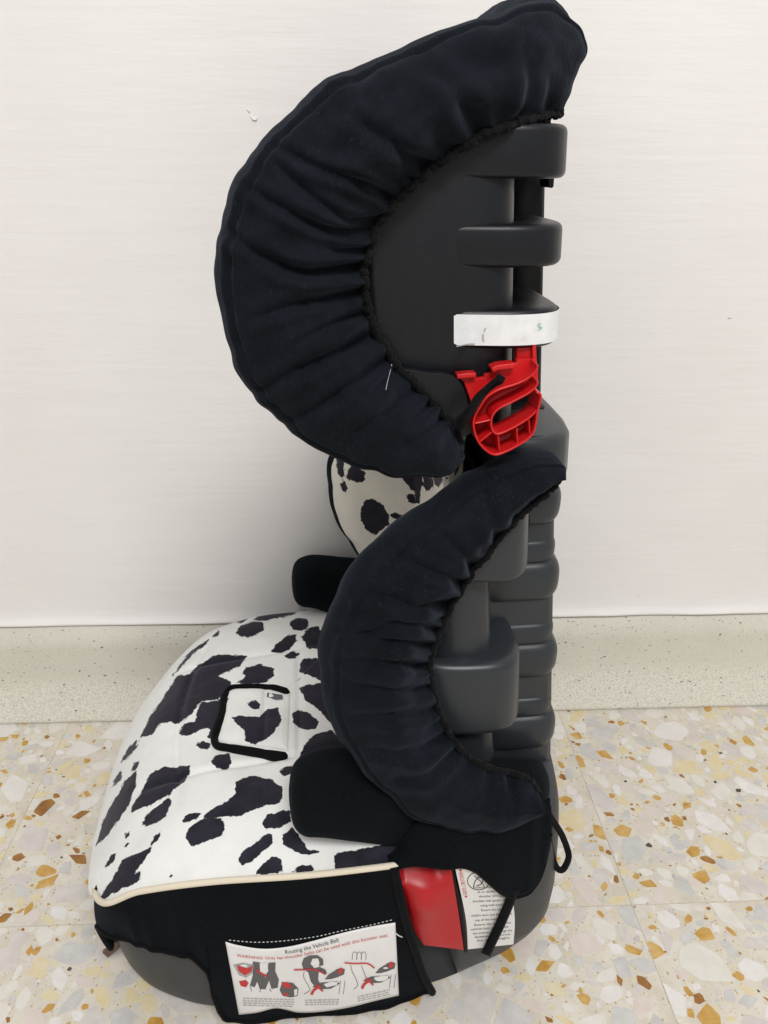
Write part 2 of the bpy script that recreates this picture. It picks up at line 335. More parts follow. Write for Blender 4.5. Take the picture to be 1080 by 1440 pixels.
# stone chips set in the tiles
CELL = 0.0012; X0, X1, Y0, Y1 = -0.68, 0.90, 0.20, 0.815
occ = np.zeros((int((Y1-Y0)/CELL)+2, int((X1-X0)/CELL)+2), bool)
def in_poly(poly, px, py):
    ins = np.zeros(px.shape, bool); n = len(poly); j = n-1
    for i in range(n):
        xi, yi = poly[i]; xj, yj = poly[j]
        c = ((yi > py) != (yj > py)) & (px < (xj-xi)*(py-yi)/(yj-yi+1e-15)+xi); ins ^= c; j = i
    return ins
def clip_tile(poly, bx):
    def cl(p, ax, lim, sgn):
        out = []
        for k in range(len(p)):
            a, b = p[k], p[(k+1) % len(p)]; da, db = sgn*(a[ax]-lim), sgn*(b[ax]-lim)
            if da <= 0: out.append(a)
            if da*db < 0: t = da/(da-db); out.append((a[0]+t*(b[0]-a[0]), a[1]+t*(b[1]-a[1])))
        return out
    for ax, lim, s in ((0, bx[1], 1), (0, bx[0], -1), (1, bx[3], 1), (1, bx[2], -1)):
        poly = cl(poly, ax, lim, s)
        if len(poly) < 3: return []
    return poly
def chip_shape(r):
    k = random.choice((4, 5, 5, 6, 7)); el = random.uniform(0.42, 0.95); th = random.uniform(0, 6.28)
    ang = sorted(random.uniform(-0.42, 0.42)+6.283*i/k for i in range(k))
    pts = [(r*random.uniform(0.78, 1.0)*math.cos(a), r*el*random.uniform(0.78, 1.0)*math.sin(a)) for a in ang]
    out = []                                   # broken corners, a little rounded
    for i in range(k):
        a, b, c = pts[i-1], pts[i], pts[(i+1) % k]; f = random.uniform(0.12, 0.42)
        out += [(b[0]+(a[0]-b[0])*f, b[1]+(a[1]-b[1])*f), (b[0]*0.96, b[1]*0.96), (b[0]+(c[0]-b[0])*f, b[1]+(c[1]-b[1])*f)]
    return [(x*math.cos(th)-y*math.sin(th), x*math.sin(th)+y*math.cos(th)) for x, y in out]
chips = []
for rlo, rhi, tries, probs in ((0.017, 0.029, 420, (24, 16, 17, 19, 8, 5, 0, 0, 0)), (0.010, 0.017, 9000, (18, 14, 17, 17, 9, 11, 7, 1, 0)),
                               (0.006, 0.012, 14000, (14, 13, 13, 11, 8, 16, 16, 6, 0)), (0.0030, 0.006, 11000, (13, 12, 12, 10, 6, 18, 15, 9, 2)), (0.0014, 0.003, 2200, (5, 6, 5, 4, 3, 16, 18, 28, 9))):
    for _ in range(tries):
        cx, cy = random.uniform(X0, X1), random.uniform(Y0, Y1); r = random.uniform(rlo, rhi)
        ci, cj = int((cy-Y0)/CELL), int((cx-X0)/CELL)
        if occ[min(ci, occ.shape[0]-1), min(cj, occ.shape[1]-1)]: continue
        sh = [(cx+x, cy+y) for x, y in chip_shape(r)]
        m_ = int(r*1.06/CELL)+2
        i0, i1, j0, j1 = max(ci-m_, 0), min(ci+m_+1, occ.shape[0]), max(cj-m_, 0), min(cj+m_+1, occ.shape[1])
        yy, xx = np.mgrid[i0:i1, j0:j1]; px_, py_ = X0+(xx+0.5)*CELL, Y0+(yy+0.5)*CELL
        big = [(cx+(x-cx)*1.02, cy+(y-cy)*1.02) for x, y in sh]; msk = in_poly(big, px_, py_)
        if (occ[i0:i1, j0:j1] & msk).any(): continue
        occ[i0:i1, j0:j1] |= msk
        ti, tj = math.floor((cx-JX)/TS), math.floor((cy-JY)/TS)+1
        bx = (JX+ti*TS+0.0007, JX+(ti+1)*TS-0.0007, JY+(tj-1)*TS+0.0007, JY+tj*TS-0.0007)
        sh = clip_tile(sh, bx)
        if len(sh) < 3 or (ti, tj) not in tiles: continue
        c = random.choices(range(9), probs)[0]
        w = np.array([cx, cy, -CZ]); d = w@fw; u, v = 540+FPX*(w@rt)/d, 720-FPX*(w@up)/d
        vis = -10 < u < 1090 and -10 < v < 1450
        chips.append((r/d if vis else 0.0, (ti, tj), sh, c))
chips.sort(key=lambda a: -a[0])
def chip_geo(sh, o, V, F):
    n = len(sh); k = len(V)
    V += [(x-o.location[0], y-o.location[1], 0.00018) for x, y in sh]+[(x-o.location[0], y-o.location[1], -0.001) for x, y in sh]
    F += [tuple(range(k, k+n))]+[(k+i, k+n+i, k+n+(i+1) % n, k+(i+1) % n) for i in range(n)]
for q, t, sh, c in chips[:300]:
    V, F = [], []; chip_geo(sh, tiles[t], V, F); mesh('stone_chip', V, F, CH[c], tiles[t], False)
rest = {}
for q, t, sh, c in chips[300:]: rest.setdefault(t, []).append((sh, c))
for t, lst in rest.items():
    V, F, MI = [], [], []
    for sh, c in lst:
        k = len(F); chip_geo(sh, tiles[t], V, F); MI += [c]*(len(F)-k)
    o = mesh('small_stone_chips', V, F, None, tiles[t], False); o['kind'] = 'stuff'
    for m_ in CH: o.data.materials.append(m_)
    o.data.polygons.foreach_set('material_index', MI)
def on_wall(u, v, off):
    d = ray(u, v); return CAMP+d*((WALLY+0.003-off)/d[1])
for pts, r_ in (([(353, 163), (356, 168), (360, 169), (361, 165)], 0.0009), ([(347, 153), (351, 158)], 0.0005), ([(896, 838), (904, 836)], 0.0004), ([(1024, 447), (1030, 446)], 0.0006)):
    tube('paint_flake', [on_wall(u, v, 0.0006) for u, v in pts], r_, M_wall, wall, 6)
for o in (wall, skirting, floor): o['kind'] = 'structure'

# ------------------------------------------------------------------ the booster seat
root = bpy.data.objects.new('car_booster_seat', None); COL.objects.link(root)
root.location = (AX, AY, 0); root.rotation_euler = (0, 0, PHI)
root['label'] = 'high-backed child booster seat with cow print cushion standing on terrazzo floor'
root['category'] = 'booster seat'

# ---- base: plan rings (top edge x, y, z and floor edge x, y), from the near rear corner round the front
RING = [(.225, -.14, .165, .215, -.115), (.19, -.17, .167, .172, -.148), (.125, -.186, .168, .135, -.172), (.08, -.19, .168, .095, -.182), (.01, -.192, .167, .015, -.188),
        (-.06, -.19, .166, -.066, -.183), (-.115, -.184, .155, -.105, -.171), (-.148, -.174, .135, -.138, -.150), (-.166, -.125, .124, -.158, -.119), (-.172, -.04, .122, -.168, -.04),
        (-.169, .035, .124, -.168, .04), (-.155, .09, .130, -.158, .10), (-.125, .145, .142, -.135, .14), (-.09, .172, .152, -.1, .155), (-.03, .184, .162, -.03, .170),
        (.08, .184, .168, .08, .172), (.19, .165, .167, .172, .148), (.225, .14, .165, .215, .115), (.243, .06, .165, .235, .05), (.243, -.06, .165, .235, -.05)]
def ring_at(t):
    p = np.array(RING); m = len(p); i = int(math.floor(t)); f = t-i
    a, b, c, d = p[(i-1) % m], p[i % m], p[(i+1) % m], p[(i+2) % m]
    return 0.5*((2*b)+(c-a)*f+(2*a-5*b+4*c-d)*f*f+(3*b-a-3*c+d)*f**3)
def side(t, k, off=0.0):                       # point of the base's side: k = 0 at the top edge, 1 on the floor
    r = ring_at(t); r2 = ring_at(t+0.01)
    tx, ty = r2[0]-r[0], r2[1]-r[1]; l = math.hypot(tx, ty); nx, ny = ty/l, -tx/l
    if nx*(r[0]-0.03)+ny*r[1] < 0: nx, ny = -nx, -ny
    tm = t % 20; tm = tm-20 if tm > 17 else tm
    q = k**float(np.interp(tm, [-3, 1.6, 2.2, 2.9, 3.2], [9, 9, 4, 1.2, 1.0])); bl = 0.006*math.sin(math.pi*min(k, 1))
    return np.array([r[0]+(r[3]-r[0])*q+nx*(off+bl), r[1]+(r[4]-r[1])*q+ny*(off+bl), r[2]*(1-k)+0.0022])
ts = np.linspace(0, 20, 220, endpoint=False)
ks = [0.04, 0.07, 0.15, 0.3, 0.45, 0.6, 0.75, 0.88, 0.96, 0.985]
ins = [-0.012, -0.006, -0.004, -0.004, -0.004, -0.003, -0.002, -0.001, -0.001, -0.003]
G = np.array([[side(t, k, o_) for k, o_ in zip(ks, ins)] for t in ts]); nt, nk = G.shape[:2]
V = list(G.reshape(-1, 3)); F = gridf(nt, nk, True, False); V += [(0.03, 0, .15), (0.03, 0, .003)]
F += [(i*nk, len(V)-2, ((i+1) % nt)*nk) for i in range(nt)]+[(i*nk+nk-1, ((i+1) % nt)*nk+nk-1, len(V)-1) for i in range(nt)]
base = mesh('base_shell', V, F, M_base, root); BB = bvh_of(base)
# ---- seat cushion (cow print), piping, skirt
def cow_attr(o, polys, blobs=()):
    V = np.array([v.co for v in o.data.vertices]); px = PX(V); best = np.full(len(px), -60.0)
    for poly in polys:
        p = np.array(poly, float); n = len(p); d = np.full(len(px), 1e9)
        for i in range(n):
            a, b = p[i], p[(i+1) % n]; ab = b-a; t = np.clip(((px-a)@ab)/(ab@ab+1e-9), 0, 1); d = np.minimum(d, np.linalg.norm(px-a-t[:, None]*ab, axis=1))
        s = np.where(in_poly(poly, px[:, 0], px[:, 1]), d, -d); best = np.maximum(best, s)
    for (cy, cz_), r_, ph in blobs:            # spots of the print where the photograph does not show it
        q = V[:, (1, 2)]-np.array([cy, cz_]); d = np.linalg.norm(q, axis=1); th = np.arctan2(q[:, 1], q[:, 0])
        best = np.maximum(best, (r_*(1+0.25*np.sin(2*th+ph)+0.18*np.sin(3*th+2*ph))-d)*1400)
    a = o.data.attributes.new('spot', 'FLOAT', 'POINT'); a.data.foreach_set('value', best.astype(np.float32))
def zz(pts, ox, oy, s): return [(ox+x/s, oy+y/s) for x, y in pts]
SP = [zz(p, 100, 840, 2.7) for p in (
 [(250,560),(300,450),(350,380),(400,300),(450,290),(490,250),(560,215),(668,222),(640,260),(580,290),(560,300),(610,320),(600,350),(560,385),(490,395),(470,425),(440,460),(400,480),(370,470),(340,480),(310,520),(270,530)],
 [(405,520),(430,480),(470,470),(490,400),(590,385),(600,380),(560,460),(540,540),(520,530),(525,490),(480,510),(440,525)], [(470,555),(500,545),(530,555),(525,575),(495,580)],
 [(530,625),(545,598),(600,590),(612,625),(590,655),(550,645)], [(625,325),(665,300),(650,290),(665,265),(720,255),(770,270),(770,300),(740,325),(680,330)],
 [(625,140),(640,110),(680,92),(730,90),(732,125),(690,150),(645,152)], [(690,85),(720,60),(790,52),(880,50),(840,65),(760,85),(720,90)], [(625,98),(650,75),(680,70),(660,90)],
 [(535,150),(560,125),(565,135),(545,150)], [(385,300),(430,230),(480,185),(530,152),(520,170),(460,220),(410,275)], [(758,210),(775,180),(820,145),(852,140),(855,170),(820,200),(790,216)],
 [(805,225),(840,205),(868,215),(850,232),(825,236)], [(828,100),(850,80),(900,78),(905,110),(880,125),(840,122)], [(875,150),(900,115),(940,112),(970,160),(960,200),(900,195)],
 [(868,250),(880,235),(940,228),(960,320),(900,295),(870,285)], [(865,345),(900,330),(960,330),(990,410),(1040,460),(1045,505),(990,480),(920,410),(885,385)],
 [(838,440),(860,425),(905,440),(940,470),(930,500),(870,500),(845,480)], [(865,610),(880,570),(920,520),(990,505),(1040,560),(1060,600),(1060,680),(910,665),(890,635)],
 [(790,660),(815,640),(842,640),(840,665),(810,683)], [(610,455),(650,450),(715,455),(740,425),(790,420),(800,470),(770,510),(740,540),(700,560),(660,545),(660,510),(630,480)],
 [(665,400),(700,390),(720,405),(710,425),(685,420)], [(222,825),(235,780),(280,720),(300,670),(350,645),(450,640),(452,670),(430,700),(370,750),(300,790),(240,810)],
 [(265,860),(290,820),(320,800),(370,758),(382,780),(355,840),(280,870)], [(95,945),(120,850),(170,760),(210,690),(248,655),(245,720),(220,790),(180,850),(140,900)],
 [(150,725),(170,680),(190,660),(195,680),(170,715)], [(225,665),(240,630),(255,625),(245,655)], [(185,630),(220,570),(250,540),(245,570),(210,615)], [(125,1030),(150,980),(172,968),(165,1000),(140,1025)],
 [(200,920),(210,890),(222,890),(220,910)], [(198,950),(215,925),(225,930),(210,950)], [(300,945),(315,905),(340,890),(335,920)],
 [(430,910),(450,870),(500,840),(570,835),(588,870),(570,910),(500,930),(460,948)], [(420,850),(440,825),(498,815),(480,840),(440,855)],
 [(498,835),(540,800),(600,770),(625,745),(625,700),(660,685),(690,675),(760,690),(800,720),(805,760),(790,780),(720,795),(640,830),(560,835)],
 [(722,860),(740,825),(800,810),(832,812),(835,850),(790,878),(740,875)], [(800,905),(830,880),(840,870),(900,960),(940,965),(900,980),(850,965),(805,940)],
 [(630,1000),(650,965),(700,930),(740,900),(765,897),(772,935),(730,960),(690,1000),(650,1020)], [(700,1050),(740,1000),(770,980),(800,1000),(800,1045),(740,1055)],
 [(830,1045),(870,1020),(910,1015),(935,1040)], [(995,972),(1060,962),(1400,900),(1400,1080),(1000,1035)], [(370,1058),(380,1050),(390,1058),(380,1066)])]
SP.append(zz([(175,340),(200,290),(250,220),(300,120),(400,75),(465,55),(440,100),(370,200),(410,185),(405,245),(300,290),(190,350)], 100, 1180, 4.15))
bpts = []
for t in np.linspace(2.6, 15.4, 240): r = ring_at(t); bpts.append((r[0], r[1], r[2]))
for y in np.linspace(0.184, -0.184, 60)[1:-1]: bpts.append((0.112+0.012*math.cos(y*8), y, 0.170))
bpts = np.array(bpts)
tb = np.r_[np.linspace(2.6, 15.4, 240), np.full(58, 0.0)]; bw = ss(7.0, 7.7, tb)
bpts[:, :2] *= (1+0.036*bw)[:, None]; bpts[:, 2] -= 0.004*bw; nb_ = len(bpts); rho = np.r_[np.linspace(0.0004, 0.9, 80), np.linspace(0.91, 1.0, 16)]; ctr = np.array([-0.02, 0, 0.172])
G = np.zeros((nb_, len(rho), 3))
for j, r in enumerate(rho):
    G[:, j, :2] = ctr[:2]+(bpts[:, :2]-ctr[:2])*r
    G[:, j, 2] = ctr[2]*(1-r**3)+bpts[:, 2]*r**3+0.012*(1-r**6)-0.003*math.cos(r*5)
x_, y_ = G[..., 0], G[..., 1]
G[..., 2] += 0.007*ss(0.07, 0.15, np.abs(y_))*(1-ss(0.15, 0.185, np.abs(y_)))*ss(-0.16, -0.05, x_)
for yy0 in (-0.082, 0.082): G[..., 2] -= 0.0032*np.exp(-((y_-yy0-0.012*np.sin(x_*18))/0.0035)**2)*(1-ss(-0.10, -0.14, x_)*0)*ss(-0.15, -0.11, x_)
G[..., 2] -= 0.0028*np.exp(-((x_+0.108+0.9*y_**2*-1.2)/0.0035)**2)*(1-ss(0.10, 0.14, np.abs(y_)))
G[..., 2] -= 0.0026*np.exp(-((x_-0.005)/0.003)**2)*(1-ss(0.07, 0.09, np.abs(y_)))
G[..., 2] += 0.0012*np.sin(x_*60+y_*35)*np.cos(y_*48-x_*22)*(1-ss(0.8, 1.0, np.broadcast_to(rho, G.shape[:2])))
cush = grid('seat_cushion', G, M_cow, root, cu=True); cow_attr(cush, SP)
BC = bvh_of(cush)
pt = np.linspace(3.02, 15, 300); pp = np.array([side(t, 0.0, 0.003) for t in pt]); pp[:, 2] -= 0.0005+0.008*ss(7.25, 7.7, pt); pr = 0.0025-0.0009*ss(7.15, 7.5, pt)
tube('piping', pp, pr, M_cream, cush, 10)
# skirt: hem height along the side
def hem(t):
    t = t if t <= 9.5 else 19-t
    xs_ = [2.6, 3.1, 4.95, 5.02, 5.14, 5.4, 5.9, 6.5, 7.0, 7.25, 7.38, 7.5, 7.7, 8.0, 9.0, 9.6]; hs = [.93, .98, .985, .90, .60, .48, .41, .345, .305, .30, .37, .70, .70, .62, .62, .62]
    return float(np.interp(t, xs_, hs))
nS, nT = 40, 420; G = np.zeros((nT, nS, 3))
for j in range(nS):
    s = j/(nS-1)
    tr = 3.08-0.42*s**1.2+0.05*math.sin(s*3.1)
    for i in range(nT):
        t = tr+(15.0-tr)*i/(nT-1); k = s*hem(t)
        off = 0.0045+0.004*s*(t < 5.1)+0.0016*math.sin(t*5.2+s*2)*s+0.0012*float(vnoise(t*6, 11))*s
        off -= 0.009*(1-s)**2*float(ss(7.2, 7.8, t))
        G[i, j] = side(t, k, off); G[i, j, 2] = max(G[i, j, 2], 0.0015)
skirt = grid('side_skirt', G, M_black, root); sm = skirt.modifiers.new('solid', 'SOLIDIFY'); sm.thickness = 0.0022; sm.offset = -1
tube('hem_binding', G[:, -1]+np.array([0, 0, 0.0012]), 0.0022, M_bind, skirt, 8); tube('edge_binding', G[0, :]+np.array([0.001, -0.0005, 0]), 0.0034, M_bind, skirt, 8)
BS = bvh_of(skirt)
# plastic clip under the front corner of the cover
c0 = side(7.62, 0.86, 0.0)
slab('cover_clip', [(150, 1322), (166, 1326), (168, 1334), (152, 1347), (144, 1340), (156, 1333)], c0[1]+0.002, c0[1]-0.001, plastic('clip_plastic', (0.12, 0.07, 0.055), 0.3), root)
# pocket with black binding on the cushion
def on_c(px, off): return np.array([hit(u, v, BC, off) for u, v in px])
Tq, Bq = spl([(318, 966), (350, 962), (385, 966), (408, 975)], 60), spl([(303, 1041), (335, 1047), (370, 1049), (405, 1056)], 60)
G = np.zeros((60, 40, 3))
for i in range(60):
    for j in range(40):
        a = j/39; e = min(i, 59-i, j, 39-j); fold = math.exp(-((i-36-a*2)/2.4)**2)
        p_ = Tq[i]*(1-a)+Bq[i]*a; G[i, j] = hit(p_[0], p_[1], BC, 0.0004+0.0042*min(1, e/6)**0.5); G[i, j, 2] += -0.0022*fold*min(1, e/4)
pk = grid('buckle_pocket', G, M_cow, cush); cow_attr(pk, SP)
pth = spl([(406, 974), (380, 967), (345, 966), (325, 968), (316, 978), (313, 1000), (306, 1022), (302, 1040), (306, 1049), (325, 1053), (360, 1059), (404, 1066)], 140)
tt = np.linspace(0, 1, 140); rad = 0.0042+0.0018*ss(0.55, 0.75, tt)+0.0008*ss(0.75, 1, tt)+0.0012*np.exp(-((tt-0.03)/0.06)**2)
rad *= np.minimum(1, np.minimum(tt, 1-tt)*30+0.55); tube('pocket_binding', on_c(pth, 0.003), rad*0.9*(1+0.09*vnoise(tt*26, 4)), M_bind, pk, 12, flat=0.7)
BP = bvh_of(pk); gp = [hit(u, v, BP, 0.0016) for u, v in [(376, 974), (397, 977), (398, 983), (388, 984), (375, 980)]]
mesh('pocket_tab', gp, [tuple(range(5))], plastic('tab_grey', (0.10, 0.105, 0.12), 0.8), pk, False)

# ---- armrests
def armrest():
    S = [(-.0015, .218, .004, .006, -.164), (0.0, .218, .015, .014, -.164), (.003, .218, .022, .020, -.164), (.010, .218, .027, .0245, -.164), (.024, .2185, .030, .0268, -.163), (.05, .2125, .031, .031, -.160), (.09, .201, .031, .040, -.152), (.13, .187, .030, .038, -.147), (.17, .175, .028, .032, -.140), (.20, .168, .024, .028, -.130), (.214, .165, .018, .02, -.120), (.219, .165, .006, .01, -.115)]
    ns = 40; ang = np.linspace(0, 2*math.pi, ns, endpoint=False); arr = spl(S, 90); G = []
    for x, zc, ry, rz, yc in arr:
        c, s = np.cos(ang), np.sin(ang); e = 2/3.2
        G.append(np.stack([np.full(ns, x), yc+ry*np.sign(c)*np.abs(c)**e, zc+rz*np.sign(s)*np.abs(s)**e], 1))
    G = np.array(G); V = list(G.reshape(-1, 3)); F = gridf(len(arr), ns, False, True)+[tuple(range(ns))[::-1], tuple(range((len(arr)-1)*ns, len(arr)*ns))]
    o = mesh('armrest', V, F, M_black, root)
    sp_ = np.array([G[i, 27] for i in range(12, 84)]); sp_ = sp_+np.array([0, -0.0003, 0])
    tube('armrest_seam', sp_, 0.0012, M_black, o, 6); return o
arm = armrest(); arm2 = mirrored(arm)
for ch in list(arm.children): mirrored(ch, arm2)
BA = bvh_of(base, arm)
# rear flap of the armrest cover
hemp = spl([(545, 1198), (590, 1202), (640, 1206), (665, 1217), (690, 1237), (706, 1251), (722, 1257), (740, 1249), (757, 1229), (769, 1192), (771, 1165)], 70)
bot = np.array([hit(u, v, BB, 0.007, -0.188) for u, v in hemp]); bot[:, 1] = np.minimum(bot[:, 1], np.interp(bot[:, 0], [0.05, .12, .19, .225, .24], [-.193, -.194, -.181, -.150, -.12]))
top = bot.copy(); wq = ss(0, 0.16, np.linspace(0, 1, 70)); top[:, 2] = (bot[:, 2]+0.002)*(1-wq)+np.maximum(bot[:, 2]+0.012, np.interp(bot[:, 0], [.1, .15, .20], [.205, .200, .185]))*wq; top[:, 1] = np.interp(top[:, 0], [.05, .12, .15, .19, .215, .23], [-.186, -.181, -.176, -.166, -.148, -.128])
G = np.zeros((70, 16, 3))
for j in range(16):
    a = j/15; G[:, j] = top*(1-a)+bot*a; G[:, j, 1] -= 0.003*math.sin(math.pi*a)+0.0012*np.sin(np.arange(70)*0.33+a*2)*a
flap = grid('armrest_cover_flap', G, M_black, root); sm = flap.modifiers.new('solid', 'SOLIDIFY'); sm.thickness = 0.003; sm.offset = 0
tube('flap_hem', G[:, -1], 0.0022, M_bind, flap, 8)

# ---- red belt-path panel, gap and warning label on the base side
Lq = spl([(556, 1196), (563, 1230), (572, 1270), (582, 1305), (596, 1328)], 50); Rq = spl([(632, 1196), (637, 1235), (645, 1285), (652, 1335)], 50)
G = np.zeros((50, 50, 3))
for i in range(50):
    for j in range(50):
        a = j/49; p_ = Lq[i]*(1-a)+Rq[i]*a; h = hit(p_[0], p_[1], BB, 0.0012)
        y = p_[1]; x = p_[0]
        rec = 0.011*(1-ss(1228, 1246, y))*(1-ss(608, 640, x))               # belt notch scooped in at the top
        bul = 0.007*math.exp(-((x-598)/26)**2-((y-1262)/30)**2)
        edge = min(1, min(j, 49-j)/3.0)
        h[1] += (rec-bul)*edge-0.0006; G[i, j] = h
for i_, t_ in enumerate(ts):
    if 1.97 < t_ < 3.1:
        for j_ in range(1, 8): base.data.vertices[i_*nk+j_].co.y += 0.022
redp = grid('belt_path_panel', G, M_redp, root)
gap = np.array([hit(u, v, BB, 0.0012) for u, v in spl([(634, 1200), (640, 1240), (649, 1290), (655, 1337)], 50)]); tube('panel_gap', gap, 0.0016, M_col, redp, 8)
LL, LR = spl([(637, 1204), (641, 1225), (651, 1270), (656, 1300), (658, 1335)], 40), spl([(718, 1204), (721, 1240), (722, 1268), (724, 1297), (722, 1328)], 40)
def wpx(u, v):
    i = v*39; k = int(min(max(i, 0), 38)); f = i-k; a = LL[k]*(1-f)+LL[k+1]*f; b = LR[k]*(1-f)+LR[k+1]*f; return a*(1-u)+b*u
sidexy = np.array([side(t, 0.45, -0.004) for t in np.linspace(-0.5, 5, 120)]); sidexy = sidexy[sidexy[:, 0].argsort()]
def on_side(u, v, off):
    y = -0.18
    for _ in range(12): y = float(np.interp(P(u, v, y)[0], sidexy[:, 0], sidexy[:, 1]))-off
    return P(u, v, y)
G = np.array([[on_side(*wpx(a/23, b/29), 0.0012) for b in range(30)] for a in range(24)])
wl = grid('warning_label', G, M_paper, root, flip=True); BW = bvh_of(wl)

def text_mesh(s):
    c = bpy.data.curves.new('t', 'FONT'); c.body = s; c.size = 1.0; c.resolution_u = 2; c.align_x = 'LEFT'
    o = bpy.data.objects.new('t', c); COL.objects.link(o)
    dg = bpy.context.evaluated_depsgraph_get(); me = bpy.data.meshes.new_from_object(o.evaluated_get(dg))
    V = np.array([v.co for v in me.vertices]); F = [tuple(p.vertices) for p in me.polygons]
    bpy.data.objects.remove(o); bpy.data.curves.remove(c); bpy.data.meshes.remove(me); return V[:, :2], F
def put2d(name, V, F, fn, bvh, off, mt, parent):
    Q = [hit(*fn(a, b), bvh, off) for a, b in V]; return mesh(name, Q, F, mt, parent, False)
def text_on(name, s, u0, u1, v, h, fn, bvh, mt, parent, vert=False, off=0.0005):
    V, F = text_mesh(s); x0, x1 = V[:, 0].min(), V[:, 0].max(); k = (V[:, 0]-x0)/(x1-x0)
    if vert: Q = [(v+b*h, u0+a*(u1-u0)) for a, b in zip(k, V[:, 1]/0.7)]
    else: Q = [(u0+a*(u1-u0), v-b*h) for a, b in zip(k, V[:, 1]/0.7)]
    return put2d(name, Q, F, fn, bvh, off, mt, parent)
lines = [('Position the vehicle belt', .26, .92, .355), ("at or above the child's", .32, .97, .405), ('shoulder (through the', .34, .93, .455), ('shoulder belt guide) when', .20, .93, .505), ('using with head rest.', .34, .92, .555), ('Ensure the top of the', .34, .93, .605),
         ("child's ears are below the", .12, .95, .66), ('top of the head rest.', .18, .80, .71), ('Ensure the lap and the', .16, .92, .76), ('vehicle belt pass under', .08, .88, .805), ('the armrest and through the', .12, .95, .85), ('fastening belt across', .16, .92, .89), ('the upper thighs.', .20, .92, .93)]
for s, a, b, v in lines: text_on('printed_text', s, a, b, v, 0.024, wpx, BW, M_ink, wl)
text_on('printed_text', 'Child Restraint', .06, .98, .10, 0.030, wpx, BW, M_ink, wl)
text_on('red_printed_text', 'VEHICLE BELT GUIDE', .17, .42, .045, 0.075, wpx, BW, M_inkr, wl, vert=True)
def poly_on(name, pts, fn, bvh, mt, parent, off=0.0004): return put2d(name, pts, [tuple(f) for f in tessellate_polygon([[Vector((a, b, 0)) for a, b in pts]])], fn, bvh, off, mt, parent)
def stroke(pts, w, n=None):
    p = np.array(pts, float) if n is None else spl(pts, n); t = np.gradient(p, axis=0); t /= np.maximum(np.linalg.norm(t, axis=1, keepdims=True), 1e-9); nn = np.stack([-t[:, 1], t[:, 0]], 1)
    return [tuple(x) for x in p+nn*w/2]+[tuple(x) for x in (p-nn*w/2)[::-1]]
def stroke_on(name, pts, w, fn, bvh, mt, parent, off=0.0006, n=16):
    p = spl(pts, n) if n else np.array(pts, float); t = np.gradient(p, axis=0); t /= np.maximum(np.linalg.norm(t, axis=1, keepdims=True), 1e-9); nn = np.stack([-t[:, 1], t[:, 0]], 1)
    V = [q for a, b in zip(p+nn*w/2, p-nn*w/2) for q in (a, b)]; F = [(2*i, 2*i+1, 2*i+3, 2*i+2) for i in range(len(p)-1)]
    return put2d(name, V, F, fn, bvh, off, mt, parent)
idp = lambda u, v: (u, v)
for a, b in ((.145, .16), (.43, .445)): poly_on('red_arrow', [(.05, a), (.12, a), (.085, b+.01)], wpx, BW, M_inkr, wl)
circ = [(673+15.5*math.cos(t), 1239+12.5*math.sin(t)) for t in np.linspace(0, 2*math.pi, 30)]
stroke_on('pictogram_ring', circ, 1.0, idp, BW, M_ink, wl, n=None)
stroke_on('pictogram', [(666, 1247), (668, 1240), (673, 1234), (679, 1236), (677, 1243), (670, 1246)], 1.2, idp, BW, M_ink, wl)
stroke_on('pictogram', [(667, 1232), (676, 1240), (682, 1248)], 1.0, idp, BW, M_inkg, wl)

# ---- straps at the rear of the base
def ribbon(name, px, wpx_, ys, mt, parent, n=40, thick=0.0012):
    c = spl(px, n); t = np.gradient(c, axis=0); t /= np.linalg.norm(t, axis=1, keepdims=True); nn = np.stack([-t[:, 1], t[:, 0]], 1)
    yy = np.interp(np.linspace(0, 1, n), np.linspace(0, 1, len(ys)), ys)
    G = np.zeros((n, 5, 3))
    for j in range(5):
        q = c+nn*wpx_*(j/4-0.5)
        for i in range(n): G[i, j] = P(q[i, 0], q[i, 1], yy[i]-0.0006*math.sin(math.pi*j/4))
    o = grid(name, G, mt, parent); s = o.modifiers.new('solid', 'SOLIDIFY'); s.thickness = thick; s.offset = 0; return o
tsp = [(722, 1250), (715, 1272), (703, 1300), (691, 1325), (683, 1342)]; ribbon('tie_strap', tsp, 13, [on_side(u, v, 0.0065)[1] for u, v in spl(tsp, 12)], M_bind, root)
ribbon('strap_loop', [(760, 1128), (775, 1150), (789, 1172), (798, 1195), (799, 1208), (792, 1222), (785, 1222), (779, 1212), (774, 1192), (769, 1165), (766, 1140)], 8.5, [-.16, -.158, -.15, -.145, -.145, -.148, -.152, -.158, -.16], M_bind, root, 70)

# ---- instruction label sewn on the skirt
LT = spl([(317, 1325), (335, 1330), (370, 1335), (405, 1332), (440, 1324), (480, 1313), (520, 1304), (556, 1298)], 60); LBm = spl([(336, 1427), (362, 1424), (386, 1418), (402, 1420), (420, 1424), (450, 1423), (490, 1417), (530, 1407), (561, 1400)], 60)
def lpx(u, v):
    i = u*59; k = int(min(max(i, 0), 58)); f = i-k; a = LT[k]*(1-f)+LT[k+1]*f; b = LBm[k]*(1-f)+LBm[k+1]*f; return a*(1-v)+b*v
G = np.array([[hit(*lpx(a/59, b/29), BS, 0.0022+0.0010*math.sin(a*0.33+b*0.12)*(b/29)**2) for b in range(30)] for a in range(60)])
il = grid('instruction_label', G, M_label, root, flip=True); sm = il.modifiers.new('solid', 'SOLIDIFY'); sm.thickness = 0.0006; sm.offset = -1; BI = bvh_of(il)
text_on('printed_text', 'Routing the Vehicle Belt', .345, .665, .10, 0.060, lpx, BI, M_ink, il)
text_on('red_printed_text', 'WARNING! Only lap-shoulder belts can be used with this booster seat.', .055, .955, .172, 0.048, lpx, BI, M_inkr, il)
zi = lambda u, v: (290+u/3.484, 1280+v/3.484)
